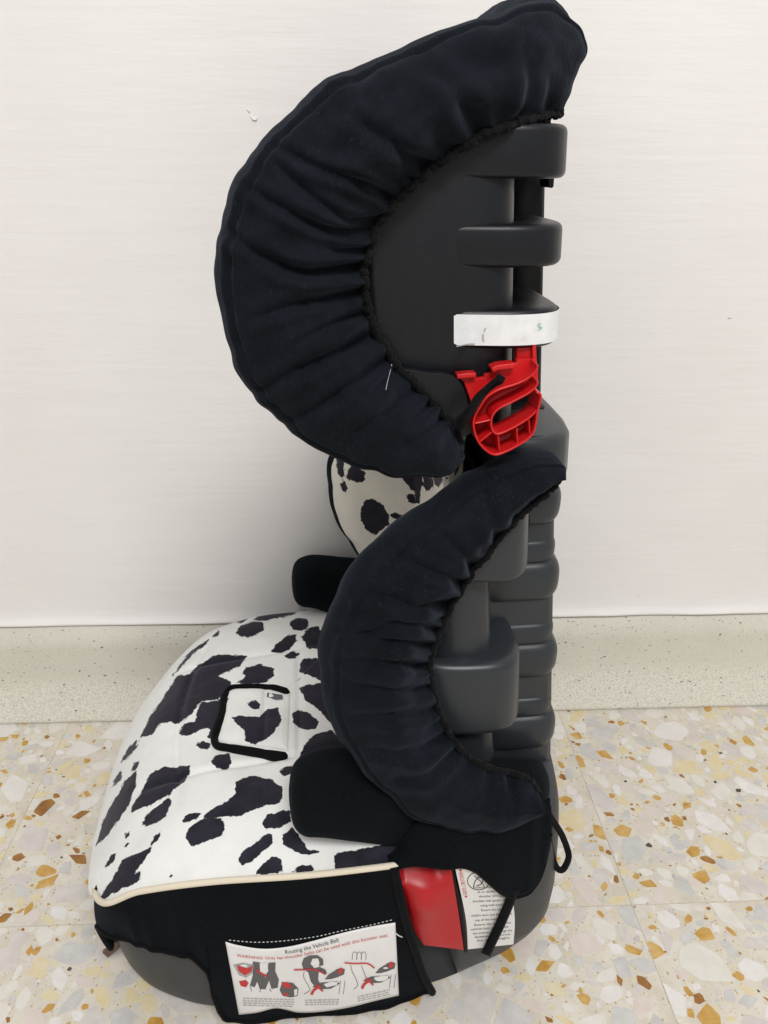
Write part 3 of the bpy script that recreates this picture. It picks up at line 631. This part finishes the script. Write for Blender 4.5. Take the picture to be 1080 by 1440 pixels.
def D(kind, pts, mt, w=None, off=0.0006):
    if w: stroke_on(kind, pts, w, zi, BI, mt, il, off+0.0003)
    else: poly_on(kind, pts, zi, BI, mt, il, off)
# first drawing
D('printed_drawing', [(132, 268), (180, 258), (232, 268), (226, 310), (195, 332), (160, 318)], M_inkl); D('printed_drawing', [(150, 270), (205, 285), (230, 270), (222, 300), (190, 320), (160, 300)], M_inkr, off=.0009)
D('printed_drawing', [(160, 348), (195, 342), (208, 358), (195, 378), (170, 372)], M_inkr); D('printed_drawing', [(228, 252), (262, 256), (270, 300), (290, 330), (300, 300), (305, 258), (340, 256), (338, 300), (356, 340), (350, 380), (320, 386), (308, 345), (290, 388), (262, 386), (250, 350), (238, 378), (214, 370), (228, 320)], M_inkg)
D('printed_drawing', [(262, 262), (300, 258), (304, 300), (285, 312), (264, 300)], M_label, off=.0009); D('printed_drawing', [(245, 290), (262, 305), (300, 325)], M_inkr, 9, .0009); D('printed_drawing', [(215, 372), (222, 398)], M_inkg, 3); D('printed_drawing', [(268, 385), (262, 402)], M_inkg, 3); D('printed_drawing', [(310, 385), (318, 400)], M_inkg, 3)
D('printed_drawing', [(372, 352), (425, 356), (452, 385), (448, 420), (415, 428), (375, 420), (360, 392)], M_inkg); D('printed_drawing', [(368, 355), (398, 352), (420, 372), (402, 390), (408, 418), (378, 418), (385, 385)], M_inkr, off=.0009); D('printed_drawing', [(430, 390), (446, 385), (446, 415), (432, 420)], M_label, off=.0011)
for ox, oy, full in ((0, 0, True), (248, -30, False)):
    q = lambda pts: [(x+ox, y+oy) for x, y in pts]
    if full:
        D('printed_drawing', [(478, 235), (505, 222), (545, 220), (572, 240), (575, 268), (555, 276), (548, 250), (520, 240), (510, 262), (530, 285), (556, 278), (585, 292), (592, 312), (575, 310), (552, 296), (548, 340), (560, 365), (530, 372), (512, 350), (500, 305), (476, 290), (468, 262)], M_inkg)
        D('printed_drawing', [(520, 238), (548, 236), (556, 262), (535, 276), (516, 262)], M_label, off=.0009); D('printed_drawing', [(430, 293), (480, 292), (520, 290), (560, 302), (585, 316)], M_inkr, 7, .0009)
    else:
        for dx in (0, 22, 44): D('printed_drawing', [(715+dx, 244), (718+dx, 215), (726+dx, 205), (738+dx, 212), (738+dx, 244)], M_inkg, 2.5)
        D('printed_drawing', [(678, 258), (730, 262), (790, 262), (825, 285)], M_inkr, 7, .0009)
        D('printed_drawing', [(708, 268), (715, 300), (735, 340), (742, 370), (722, 388)], M_inkg, 2.5); D('printed_drawing', [(760, 270), (775, 310), (782, 330)], M_inkg, 2.5)
    D('printed_drawing', q([(580, 340), (600, 315), (640, 290), (660, 282), (680, 290), (675, 315), (640, 330), (610, 338)]), M_inkg); D('printed_drawing', q([(648, 288), (664, 282), (670, 300), (655, 316), (645, 305)]), M_inkr, off=.0009)
    D('printed_drawing', q([(520, 375), (560, 355), (600, 352), (640, 348), (655, 360), (610, 385), (560, 388)]), M_inkg); D('printed_drawing', q([(575, 362), (610, 350), (645, 350), (640, 366), (590, 378)]), M_label, off=.0010); D('printed_drawing', q([(515, 415), (530, 390), (560, 372)]), M_inkr, 13, .0011); D('printed_drawing', q([(535, 362), (560, 388), (572, 398)]), M_inkr, 8, .0011)
    for dx in (0, 22): D('printed_drawing', q([(668+dx-10, 345), (664+dx-10, 380), (650+dx, 412)]), M_inkg, 2.2)
D('printed_drawing', [(480, 300), (478, 330), (500, 370), (508, 392), (480, 412)], M_inkg, 2.5)
for x0, x1, y0, sl, nl in ((180, 430, 432, .03, 4), (485, 650, 442, -.02, 3), (742, 900, 425, -.22, 3)):
    for k in range(nl):
        x = x0
        while x < x1-8:
            w_ = random.uniform(8, 22); D('printed_caption', [(x, y0+k*11+(x-x0)*sl), (min(x+w_, x1), y0+k*11+(min(x+w_, x1)-x0)*sl)], M_inkl, 4.2); x += w_+5
st = spl([(322, 1322), (360, 1325), (400, 1323), (445, 1317), (480, 1309), (520, 1301), (554, 1293)], 81)
for i in range(0, 80, 2): tube('stitch', [hit(*st[i], BS, 0.0010), hit(*((st[i]+st[i+1])/2), BS, 0.0015), hit(*st[i+1], BS, 0.0010)], 0.00035, M_thread, il, 5)
tube('loose_thread', [hit(u, v, BS, 0.003+0.001*k) for k, (u, v) in enumerate([(556, 1312), (561, 1316), (566, 1318)])], 0.0005, M_thread, il, 5)

# ---- the back: shell, bands, rear ribs
def halfprof(near):                            # mirror a near half (front to rear) into a closed plan outline
    a = np.array(near, float); return np.r_[a, (a*np.array([1, -1]))[::-1]]
def sband(outer, xin):                         # plan of a moulded band: outer path and inner path, point for point
    a = spl(outer, 40); x0 = outer[0][0]
    b = spli([(x0+.010, -.1305), (x0+.022, -.1295), (xin-.008, -.1275), (xin, -.115), (xin, -.06), (xin, 0)], 40)
    a2 = np.r_[a, (a*np.array([1, -1]))[::-1][1:]]; b2 = np.r_[b, (b*np.array([1, -1]))[::-1][1:]]; return np.r_[a2, b2[::-1]]
def uband(outer, th):
    a = spl(outer, 40); t = np.gradient(a, axis=0); t /= np.linalg.norm(t, axis=1, keepdims=True); nn = np.stack([-t[:, 1], t[:, 0]], 1)
    i_ = a+nn*th; o_ = np.r_[a, (a*np.array([1, -1]))[::-1][1:]]; i2 = np.r_[i_, (i_*np.array([1, -1]))[::-1][1:]]; return np.r_[o_, i2[::-1]]
core = [(.150, -.06), (.148, -.124), (.110, -.131), (.109, -.1365), (.138, -.1375), (.149, -.134), (.154, -.124), (.156, -.100), (.163, -.089), (.175, -.0855), (.2105, -.085), (.2165, -.081), (.218, -.072)]
prism('back_shell', halfprof(core), .135, .432, M_grey, root, -0.085, 0.36, 0.004)
A = sband([(.100, -.138), (.12, -.146), (.152, -.150), (.168, -.144), (.177, -.130), (.180, -.112), (.180, -.06), (.180, 0)], .152)
prism('shell_band', A, .387, .438, M_grey, root, -0.06, 0.42, 0.0045, strip=True)
Bp = sband([(.095, -.138), (.12, -.149), (.155, -.151), (.172, -.145), (.181, -.131), (.184, -.112), (.184, -.06), (.184, 0)], .152)
prism('shell_band', Bp, .251, .318, M_grey, root, -0.06, 0.28, 0.0075, strip=True)
def belt(name, path, zc, rz, proud, mt, power=0.62):
    a = spl(path, 46); a = np.r_[a, (a*np.array([1, -1]))[::-1][1:]]; t = np.gradient(a, axis=0); t /= np.linalg.norm(t, axis=1, keepdims=True); nn = np.stack([t[:, 1], -t[:, 0]], 1)
    G = []
    for x in np.linspace(-1, 1, 19):
        h = proud*max(0.0, 1-abs(x)**2.6)**power-0.0015; q = a+nn*h; G.append(np.c_[q, np.full(len(q), zc+rz*x)])
    return grid(name, np.array(G), mt, root)
for zc, dx, rz in ((.417, -.005, .0165), (.350, 0.0005, .0180), (.273, .0065, .0175), (.196, .0125, .0185)):
    cp = [(.160+dx, -.0870), (.185+dx, -.0862), (.207+dx, -.0855), (.2145+dx, -.0815), (.2180+dx, -.0720), (.2185+dx, -.03), (.2185+dx, 0)]
    belt('rear_rib', cp, zc, rz, 0.0070, M_grey); belt('rear_rib', [(x-0.003, y) for x, y in cp], zc+rz+0.0085, 0.0105, 0.0040, M_grey)
cap = halfprof(np.array([(.150, -.137), (.168, -.138), (.186, -.136), (.199, -.127), (.207, -.112), (.2105, -.09), (.2115, -.06), (.212, -.02)]))
prism('back_cap', cap, .452, .490, M_grey, root, -0.05, 0.47, 0.006)
slot = halfprof([(.166, -.070), (.200, -.070), (.2015, -.066)]); prism('cap_slot', slot, .480, .4906, M_col, root, 0, .48, 0.0002, nb=1)
# small screw recess on the upper band
tube('band_notch', [(.1785, -.118, .428), (.1800, -.1165, .418), (.1802, -.1160, .410)], [0.0018, 0.0030, 0.0014], M_col, root, 8)

# ---- headrest: shell, column, bands, sticker
hs = uband([(.060, -.146), (.10, -.147), (.130, -.147), (.143, -.143), (.1505, -.134), (.153, -.120), (.153, -.06), (.153, 0)], .006)
hshell = prism('headrest_shell', hs, .497, .668, M_dark, root, -0.062, 0.60, 0.003)
prism('headrest_column', halfprof([(.158, -.050), (.192, -.050), (.1955, -.046)]), .44, .690, M_col, root, -0.072, 0.61, 0.002)
hb_out = [(.092, -.1400), (.111, -.1466), (.130, -.1498), (.150, -.1515), (.168, -.1475), (.179, -.137), (.1835, -.119), (.184, -.06), (.184, 0)]
hb = sband(hb_out, .148)
for z0, z1 in ((.6500, .6785), (.6015, .6260), (.5535, .5775)): bnd = prism('headrest_band', hb, z0, z1, M_dark, root, -0.045, 0.60, 0.0042, strip=True)
so = spl(hb_out, 120); keep = so[(so[:, 0] > .111) & (so[:, 1] < -.113)]; tn = np.gradient(keep, axis=0); tn /= np.linalg.norm(tn, axis=1, keepdims=True); keep = keep+np.stack([tn[:, 1], -tn[:, 0]], 1)*0.0007
keep = resample(keep, 50); zs = np.linspace(.5562, .5748, 10); G = np.zeros((50, 10, 3))
for i in range(50):
    e = 0.0010*max(0, 1-i/1.0)
    for j, z in enumerate(zs): zz_ = zs[0]+e+(zs[-1]-zs[0]-2*e)*j/9; G[i, j] = (keep[i, 0]-0.045*(zz_-0.60), keep[i, 1], zz_)
stk = grid('white_sticker', G, M_sticker, root); stk['label'] = 'scuffed blank white sticker wrapped round the lowest headrest band'; BK = bvh_of(stk)
stroke_on('green_pen_mark', [(761, 455), (757, 456), (758, 459), (762, 461), (757, 464)], 1.4, idp, BK, M_inkgreen, stk, 0.0006)
for pts in ([(679, 470), (680, 480)], [(683, 461), (681, 466)], [(642, 487), (660, 484), (668, 484)]): stroke_on('scuff', pts, 1.6, idp, BK, M_inkl, stk, 0.0006)
for u0, v0, u1, v1, yy in ((771, 246, 780, 265, -.075), (776, 150, 783, 161, -.09), (766, 158, 776, 178, -.07)):
    slab('cover_hook', [(u0, v0), (u1, v0), (u1-1, v1-2), (u1-4, v1), (u0, v1-3)], yy+0.02, yy, M_col, root, 0.0008)
# lower flange of the headrest wing
fl = [(560, 524), (605, 525), (628, 526), (642, 532), (652, 546), (658, 566), (660, 590), (658, 612), (600, 625), (560, 580)]
slab('wing_flange', [tuple(p) for p in spl(fl, 60, True)], -.150, -.157, M_dark, root, 0.0016)

# ---- red height-adjustment handle
zh = lambda pts: [(630+x/6.75, 470+y/6.75) for x, y in pts]
W1 = spl(zh([(855, 290), (835, 350), (760, 420), (650, 475), (480, 530), (370, 600), (300, 700), (250, 800), (245, 880), (268, 970), (310, 1050), (400, 1130), (490, 1140), (660, 1060), (795, 962), (836, 850), (852, 740), (884, 585), (840, 556)]), 120)
W2 = spl(zh([(855, 445), (835, 500), (760, 565), (600, 650), (490, 705), (430, 765), (412, 840), (425, 915), (475, 950), (600, 900), (760, 805), (846, 725)]), 120)
YB, YF = -.150, -.168
handle = slab('adjustment_handle', zh([(80, 385), (268, 365), (274, 428), (345, 415), (350, 385), (420, 372), (418, 322), (440, 302), (522, 292), (560, 312), (648, 272), (652, 240), (840, 240), (848, 285), (835, 345), (760, 415), (650, 470), (480, 525), (370, 595), (300, 695), (215, 640), (150, 460)]), -.149, -.154, M_red, root, 0.0008)
def wallstrip(name, c, wpx_, y0, y1, mt, parent, closed=False):
    t = np.gradient(c, axis=0); t /= np.maximum(np.linalg.norm(t, axis=1, keepdims=True), 1e-9); nn = np.stack([-t[:, 1], t[:, 0]], 1); n = len(c)
    V = []
    for i in range(n):
        a, b = P(*(c[i]+nn[i]*wpx_/2), y1), P(*(c[i]-nn[i]*wpx_/2), y1)
        V += [(a[0], y0, a[2]), (a[0], y1, a[2]), (b[0], y1, b[2]), (b[0], y0, b[2])]
    F = gridf(n, 4, False, True)+[(0, 1, 2, 3), (4*n-1, 4*n-2, 4*n-3, 4*n-4)]
    o = mesh(name, V, F, mt, parent, False); bm = bmesh.new(); bm.from_mesh(o.data); bmesh.ops.recalc_face_normals(bm, faces=bm.faces); bm.to_mesh(o.data); bm.free(); addbevel(o, 0.0006, 2); return o
wallstrip('handle_rail', W1, 3.2, YB+0.004, YF, M_red, handle); wallstrip('handle_rail', W2, 3.2, YB+0.002, YF+0.001, M_red, handle)
G = np.array([[P(*(W1[i]*(1-b)+W2[i]*b), YB-0.002) for b in (0, .5, 1)] for i in range(120)]); o = grid('handle_web', G, M_red, handle); s = o.modifiers.new('solid', 'SOLIDIFY'); s.thickness = 0.002
for a, b in (((255, 850), (410, 815)), ((290, 1035), (425, 925)), ((492, 1130), (478, 960)), ((662, 1050), (655, 890)), ((780, 965), (772, 810))):
    wallstrip('handle_rib', np.array(zh([a, ((a[0]+b[0])/2, (a[1]+b[1])/2), b])), 2.6, YB, YF+0.002, M_red, handle)
slab('handle_stem', zh([(655, 20), (835, 20), (845, 290), (700, 330), (650, 330)]), -.138, -.1465, M_red, handle, 0.0008)
slab('handle_stem_edge', zh([(800, 20), (832, 20), (846, 295), (806, 305)]), -.146, -.1500, M_red, handle, 0.0008)
wallstrip('handle_latch', np.array(zh([(420, 345), (480, 318), (545, 310), (640, 300)])), 7, -.150, -.160, M_red, handle)
wallstrip('handle_latch', np.array(zh([(85, 405), (180, 395), (268, 392)])), 6.5, -.150, -.158, M_red, handle)

# ---- gathered fabric covers
def crease_field(px, creases, asym=0.65):
    D_ = np.zeros(px.shape[:-1])
    for pts, w, d in creases:
        p = spl(pts, 40); q = px[..., None, :]-p; dist = np.linalg.norm(q, axis=-1); k = dist.argmin(-1); dm = dist.min(-1)
        t = np.gradient(p, axis=0); t /= np.linalg.norm(t, axis=1, keepdims=True)
        qq = np.take_along_axis(q, k[..., None, None], axis=-2)[..., 0, :]; tk = t[k]; sd = tk[..., 0]*qq[..., 1]-tk[..., 1]*qq[..., 0]
        along = np.abs((qq*tk).sum(-1)); s = k/39.0
        fade = (1-0.75*s**2)*np.exp(-(along/(w*1.5))**2)
        sd = np.where(along > 0.8, np.sign(sd)*np.minimum(dm, 60), sd)
        D_ += fade*d*1.15*(-1.0*np.exp(-(sd/w)**2)+asym*np.exp(-((np.abs(sd)-2.1*w)/(1.35*w))**2)*np.where(sd > 0, 0.85, 1.15))
    return D_
def crescent(name, outer, inner, yI, yO, bul, creases, nt=420, ns=84, seamk=0.86, seed=1, matl=None, fine=0.0010, pairs=False):
    Op, Ip = (spli(outer, nt), spli(inner, nt)) if pairs else (spl(outer, nt), spl(inner, nt)); tt = np.linspace(0, 1, nt)
    yI = np.interp(tt, np.linspace(0, 1, len(yI)), yI); yO = np.interp(tt, np.linspace(0, 1, len(yO)), yO); bul = np.interp(tt, np.linspace(0, 1, len(bul)), bul)
    OI = np.array([P(*Op[i], yO[i]) for i in range(nt)]); II = np.array([P(*Ip[i], yI[i]) for i in range(nt)])
    n1 = ns-22; kk = np.sin(np.linspace(0, math.pi/2, n1)); kb = np.cos(np.linspace(0, 1.05, 23))[1:]
    G = np.zeros((nt, ns, 3)); K = np.r_[kk, kb]
    for j in range(ns):
        k = K[j]; front = j < n1
        p = II*(1-k)+OI*k
        if front: yb = yI+(yO-bul-yI)*ss(0, 0.42, k); y = yO-(yO-yb)*math.sqrt(max(0, 1-k**4.5))
        else: y = yO+0.024*math.sqrt(max(0, 1-k**4.0))
        p[:, 1] = y; G[:, j] = p
    nr = gnorm(G); sgn = np.sign((nr[:, n1//2, 1]).mean()); nr = nr*(-sgn)
    px = PX(G); Dp = crease_field(px, creases)
    S = np.broadcast_to(np.where(np.arange(ns) < n1, K, 1.0), (nt, ns))
    rg = np.random.default_rng(seed+77)
    for _ in range(26):                        # soft uneven stuffing and fine wrinkles
        lam = rg.uniform(22, 95); an = rg.uniform(0, 6.283); ph = rg.uniform(0, 6.283)
        Dp = Dp+0.00024*(lam/60)*np.sin(6.283/lam*(px[..., 0]*math.cos(an)+px[..., 1]*math.sin(an))+ph)
    Dp *= ss(0.0, 0.10, S)*0.8+0.2
    Dp *= np.where(np.arange(ns) < n1, 1-0.5*ss(0.88, 1.0, K), 0.35)[None, :]
    gath = vnoise(tt*130, seed)[:, None]*np.exp(-(S/0.10)**1.3)*fine+vnoise(tt*46, seed+5)[:, None]*np.exp(-(S/0.28)**1.2)*fine*1.7
    rimn = vnoise(tt*30, seed+9)[:, None]*0.0010*ss(0.55, 1.0, S)
    seam = -0.0016*np.exp(-((S-seamk)/0.016)**2)*(np.arange(ns) < n1)[None, :]+0.0008*np.exp(-((S-seamk-0.035)/0.02)**2)*(np.arange(ns) < n1)[None, :]
    fz = np.minimum(1, np.minimum(np.arange(nt), nt-1-np.arange(nt))/14.0)[:, None]
    Dt = (Dp+gath+rimn)*fz+seam
    G2 = G+nr*Dt[..., None]
    # close the two ends
    o = grid(name, G2, matl, root); V = [v.co for v in o.data.vertices]
    bm = bmesh.new(); bm.from_mesh(o.data)
    bm.verts.ensure_lookup_table()
    for i in (0, nt-1):
        c = bm.verts.new(Vector(G2[i].mean(0))); bm.verts.ensure_lookup_table()
        for j in range(ns-1): bm.faces.new((bm.verts[i*ns+j], bm.verts[i*ns+j+1], c))
    bmesh.ops.recalc_face_normals(bm, faces=bm.faces); bm.to_mesh(o.data); bm.free()
    o.data.polygons.foreach_set('use_smooth', [True]*len(o.data.polygons))
    # ruched elastic along the inner edge
    e = G2[:, 1].copy(); e[:, 1] -= 0.0014; ns2 = 10; ang = np.arange(ns2)
    ea = resample(e, 1500); tq = np.linspace(0, 1, 1500)
    R = 0.0024*(1+0.15*vnoise(tq*170, seed+2)[:, None]+0.20*np.array([vnoise(tq*330, 50+seed+a_) for a_ in range(ns2)]).T)
    tube('elastic_edge', ea, R, M_elastic, o, ns2)
    return o, G2
# torso wing, near side
T_out = [(789, 662), (786, 645), (765, 640), (735, 642), (700, 650), (640, 680), (590, 713), (540, 750), (500, 790), (470, 840), (453, 890), (448, 930), (455, 980), (475, 1030), (505, 1075), (540, 1108), (575, 1133), (620, 1149), (680, 1157), (720, 1150), (748, 1134), (760, 1117)]
T_in = [(786, 668), (782, 682), (768, 694), (750, 708), (728, 730), (700, 762), (675, 795), (652, 828), (632, 862), (618, 890), (609, 920), (609, 950), (615, 980), (624, 1008), (636, 1032), (652, 1053), (672, 1068), (695, 1078), (718, 1083), (736, 1088), (748, 1098), (756, 1112)]
T_cr = [([(655, 822), (605, 803), (560, 782)], 6, .0030), ([(640, 848), (590, 856), (541, 838), (500, 832)], 7, .0042), ([(615, 885), (560, 876), (490, 903)], 6, .0032), ([(607, 908), (550, 902), (478, 884)], 5.5, .0034), ([(607, 938), (560, 935), (476, 926)], 6, .0040),
        ([(610, 962), (570, 974), (486, 962)], 6, .0036), ([(618, 995), (570, 1008), (496, 1006)], 6.5, .0040), ([(632, 1030), (590, 1056), (520, 1056)], 7, .0044), ([(645, 1048), (604, 1088), (556, 1098)], 6.5, .0034), ([(690, 1080), (682, 1120)], 7, .0026), ([(716, 1085), (726, 1130)], 7, .0026), ([(668, 800), (640, 768), (606, 742)], 7, .0026), ([(700, 757), (690, 715), (672, 690)], 8, .0022), ([(628, 868), (596, 872)], 4, .003), ([(612, 922), (580, 920)], 3.6, .003), ([(612, 950), (585, 954)], 3.6, .003), ([(624, 1012), (598, 1024)], 4, .003)]
tw, TG = crescent('torso_wing_cover', T_out, T_in, [-.150, -.155, -.154, -.155, -.165, -.168], [-.145, -.158, -.168, -.172, -.176, -.172], [.016, .024, .027, .027, .026, .018], T_cr, seed=21, matl=M_navy, seamk=0.855)
# headrest wing, near side
H_pair = [(646,640,648,622),(625,658,638,600),(595,662,615,575),(540,659,590,545),(470,639,562,511),(400,598,540,478),(350,543,524,440),(320,478,517,410),(304,400,518,370),(307,320,530,330),(325,270,545,303),(351,219,568,275),(391,170,594,252),(440,126,622,231),(500,91,648,213),(560,66,672,199),(620,46,698,187),(690,20,726,178),(745,5,748,172),(790,12,764,168),(814,60,776,163),(808,98,781,158),(788,150,784,155)]
H_out = [p[:2] for p in H_pair]; H_in = [p[2:] for p in H_pair]
H_cr = [([(566, 290), (520, 262), (450, 238), (385, 205)], 7, .0038), ([(532, 322), (450, 318), (345, 262)], 7, .0042), ([(516, 374), (412, 380), (318, 326)], 8, .0056), ([(516, 405), (430, 425), (350, 450)], 7.5, .0036), ([(548, 305), (470, 300), (372, 214)], 6.5, .0030), ([(530, 470), (438, 513), (352, 556)], 8, .0048), ([(546, 504), (450, 573), (398, 598)], 7.5, .0044), ([(582, 548), (490, 620)], 8, .0036), ([(625, 585), (571, 632)], 7, .0034),
        ([(610, 240), (540, 196), (480, 150)], 10, .0030), ([(680, 195), (640, 130), (600, 90)], 12, .0026), ([(735, 176), (748, 110), (740, 60)], 9, .0026), ([(768, 165), (776, 110)], 7, .0024), ([(520, 440), (470, 455), (420, 480)], 5, .0026), ([(562, 512), (530, 545), (500, 560)], 5, .0026), ([(606, 566), (570, 602)], 5, .0026), ([(524, 350), (470, 352)], 5, .003), ([(590, 258), (560, 235)], 5, .0026), ([(518, 388), (480, 392)], 4, .003)]
hw, HG = crescent('headrest_wing_cover', H_out, H_in, [-.156]*17+[-.152, -.143, -.132, -.120, -.110, -.100], [-.152, -.156]+[-.160]*10+[-.159, -.157, -.154, -.149, -.142, -.134, -.122, -.110, -.100, -.094, -.092], [.018, .026]+[.032]*12+[.031, .031, .031, .031, .031, .029, .026, .018, .010], H_cr, seed=4, matl=M_navy, seamk=0.90, nt=460, pairs=True)
hwl = mirrored(hw); tw2 = mirrored(tw)
for a, b in ((hw, hwl), (tw, tw2)):
    for ch in list(a.children): mirrored(ch, b)
# lint thread caught on the headrest cover
BH = bvh_of(hw); tube('loose_thread', [hit(u, v, BH, 0.001+0.002*math.sin(k)) for k, (u, v) in enumerate([(551, 512), (548, 525), (545, 536), (543, 546), (541, 560), (539, 567)])], 0.00017, M_thread, hw, 5)
# padded inside of the wings and the back pad, cow print
BSP = [zz(p, 400, 600, 3.6) for p in ([(315,220),(340,195),(380,200),(412,235),(405,280),(360,285),(320,260)], [(385,420),(410,370),(450,365),(500,395),(525,440),(535,490),(500,520),(455,555),(410,520),(388,480)], [(530,450),(560,435),(590,450),(570,470)], [(285,290),(300,275),(320,310),(310,335),(290,320)],
  [(262,160),(300,170),(305,240),(285,265),(268,220)], [(575,240),(600,200),(700,215),(690,330),(640,320),(600,270)], [(615,350),(640,340),(670,370),(660,395),(630,380)], [(660,240),(705,225),(700,290),(690,330),(685,390),(665,390)], [(745,240),(800,170),(800,280),(780,310),(755,290)], [(862,280),(880,200),(930,150),(1010,160),(920,260)], [(835,250),(850,170),(868,165),(855,220)], [(700,130),(735,100),(790,120),(745,250),(760,300),(720,330),(702,300),(712,230)], [(600,120),(690,110),(700,215),(640,230),(590,190)], [(900,60),(1040,40),(1040,140),(940,150)])]  # one narrow polygon paints a crease's shade into the print
def wing_lining(name, GG, n1, matl, spots, inset, dx=0.0):
    E_ = GG[:, n1-1:].copy(); E_[..., 1] *= -1; nt, ns = E_.shape[:2]            # rim and inner side of the far wing
    rimp = E_[:, 0]; inn = E_[:, -1]; c = np.linspace(0, 1, 40); G = np.zeros((nt, 40, 3))
    for j, a in enumerate(c):
        x = (rimp[:, 0]+inset)*(1-a)+(0.138)*a; zr = rimp[:, 2]*(1-8*inset)+rimp[:, 2].mean()*8*inset; z = zr*(1-a)+(zr*0.75+rimp[:, 2].mean()*0.25)*a
        G[:, j] = np.stack([x, rimp[:, 1]-0.002-0.036*np.sqrt(np.clip(1-(1-min(a*4, 1))**2, 0, 1))-0.016*a+0.0035*np.sin(a*9+z*40)*a, z], 1)
    G[..., 0] += dx; o = grid(name, G, matl, root); cow_attr(o, spots)
    r = rimp.copy(); r[:, 0] += dx; r[:, 1] -= 0.003; r[:, 0] += 0.003; r[:, 2] = r[:, 2]*0.97+rimp[:, 2].mean()*0.03; tube('wing_piping', r, 0.0032, M_bind, o, 8); return o
i0, i1 = 70, 385
lin2 = wing_lining('wing_lining', TG[i0:i1], 84-22, M_cowb, BSP, 0.003, 0.018)
lin1 = wing_lining('wing_lining', TG[i0:i1], 84-22, M_cowb, [], 0.012)
for o_ in [lin1]+list(lin1.children): o_.data.transform(Matrix.Diagonal((1, -1, 1, 1))); o_.data.flip_normals()
for o_ in (tw2,): o_.data.transform(Matrix.Translation((0.018, 0, 0)))
for o_ in list(tw2.children): o_.data.transform(Matrix.Translation((0.018, 0, 0)))
G = np.zeros((90, 90, 3))
for i in range(90):
    for j in range(90):
        y = -0.135+0.27*i/89; z = 0.165+0.325*j/89
        x = 0.146-0.085*(z-0.36)-0.020*ss(0.09, 0.135, abs(y))+0.003*math.sin(z*55+y*12)+0.004*math.exp(-((abs(y)-0.07)/0.006)**2)
        G[i, j] = (x-0.006*math.cos(y*10), y, z)
pad = grid('back_pad', G, M_cowb, root); s = pad.modifiers.new('solid', 'SOLIDIFY'); s.thickness = 0.004; s.offset = 1; cow_attr(pad, BSP, [((random.uniform(-.12, .12), random.uniform(.17, .36)), random.uniform(.009, .02), random.uniform(0, 6)) for _ in range(16)])
G = np.zeros((60, 60, 3))
for i in range(60):
    for j in range(60):
        y = -0.125+0.25*i/59; z = 0.497+0.18*j/59; G[i, j] = (0.128-0.065*(z-0.6)-0.018*ss(0.08, 0.14, abs(y))-0.004*math.cos(y*12), y, z)
hp = grid('headrest_pad', G, M_cowb, root); s = hp.modifiers.new('solid', 'SOLIDIFY'); s.thickness = 0.02; s.offset = 1; cow_attr(hp, [], [((random.uniform(-.12, .12), random.uniform(.50, .68)), random.uniform(.009, .02), random.uniform(0, 6)) for _ in range(16)])
for sg in (1, -1):
    hl = wing_lining('headrest_lining', HG[30:400], 84-22, M_navy, [], 0.010)
    for o_ in ([hl]+list(hl.children) if sg < 0 else []): o_.data.transform(Matrix.Diagonal((1, -1, 1, 1))); o_.data.flip_normals()
# rolled top of the headrest cover
ys = np.linspace(-0.128, 0.128, 60); G = []; ang = np.linspace(0, 2*math.pi, 36, endpoint=False)
for y in ys:
    e = math.sqrt(max(0.02, 1-(abs(y)/0.130)**6)); cx, cz_ = 0.158+0.004*math.cos(y*12), 0.7085+0.010*math.cos(y*11)
    G.append([(cx+(0.031*e)*math.cos(a)+0.006*math.sin(a), y, cz_+(0.036*e)*math.sin(a)+0.0008*vnoise(y*120+a*2, 31)) for a in ang])
roll = grid('headrest_cover_top', np.array(G), M_navy, root, cv=True)
# elastic loop hooked over the red handle
ribbon('elastic_loop', [(706, 528), (698, 538), (685, 548), (672, 560), (662, 576), (650, 588), (636, 598)], 12, [-.161, -.162, -.165, -.170, -.172, -.172, -.17], M_elastic, root, 40, 0.0016)
ribbon('elastic_loop', [(703, 530), (690, 540), (676, 553), (664, 570), (655, 590), (645, 606)], 5, [-.165, -.166, -.169, -.173, -.175, -.174], M_bind, root, 40, 0.0016)
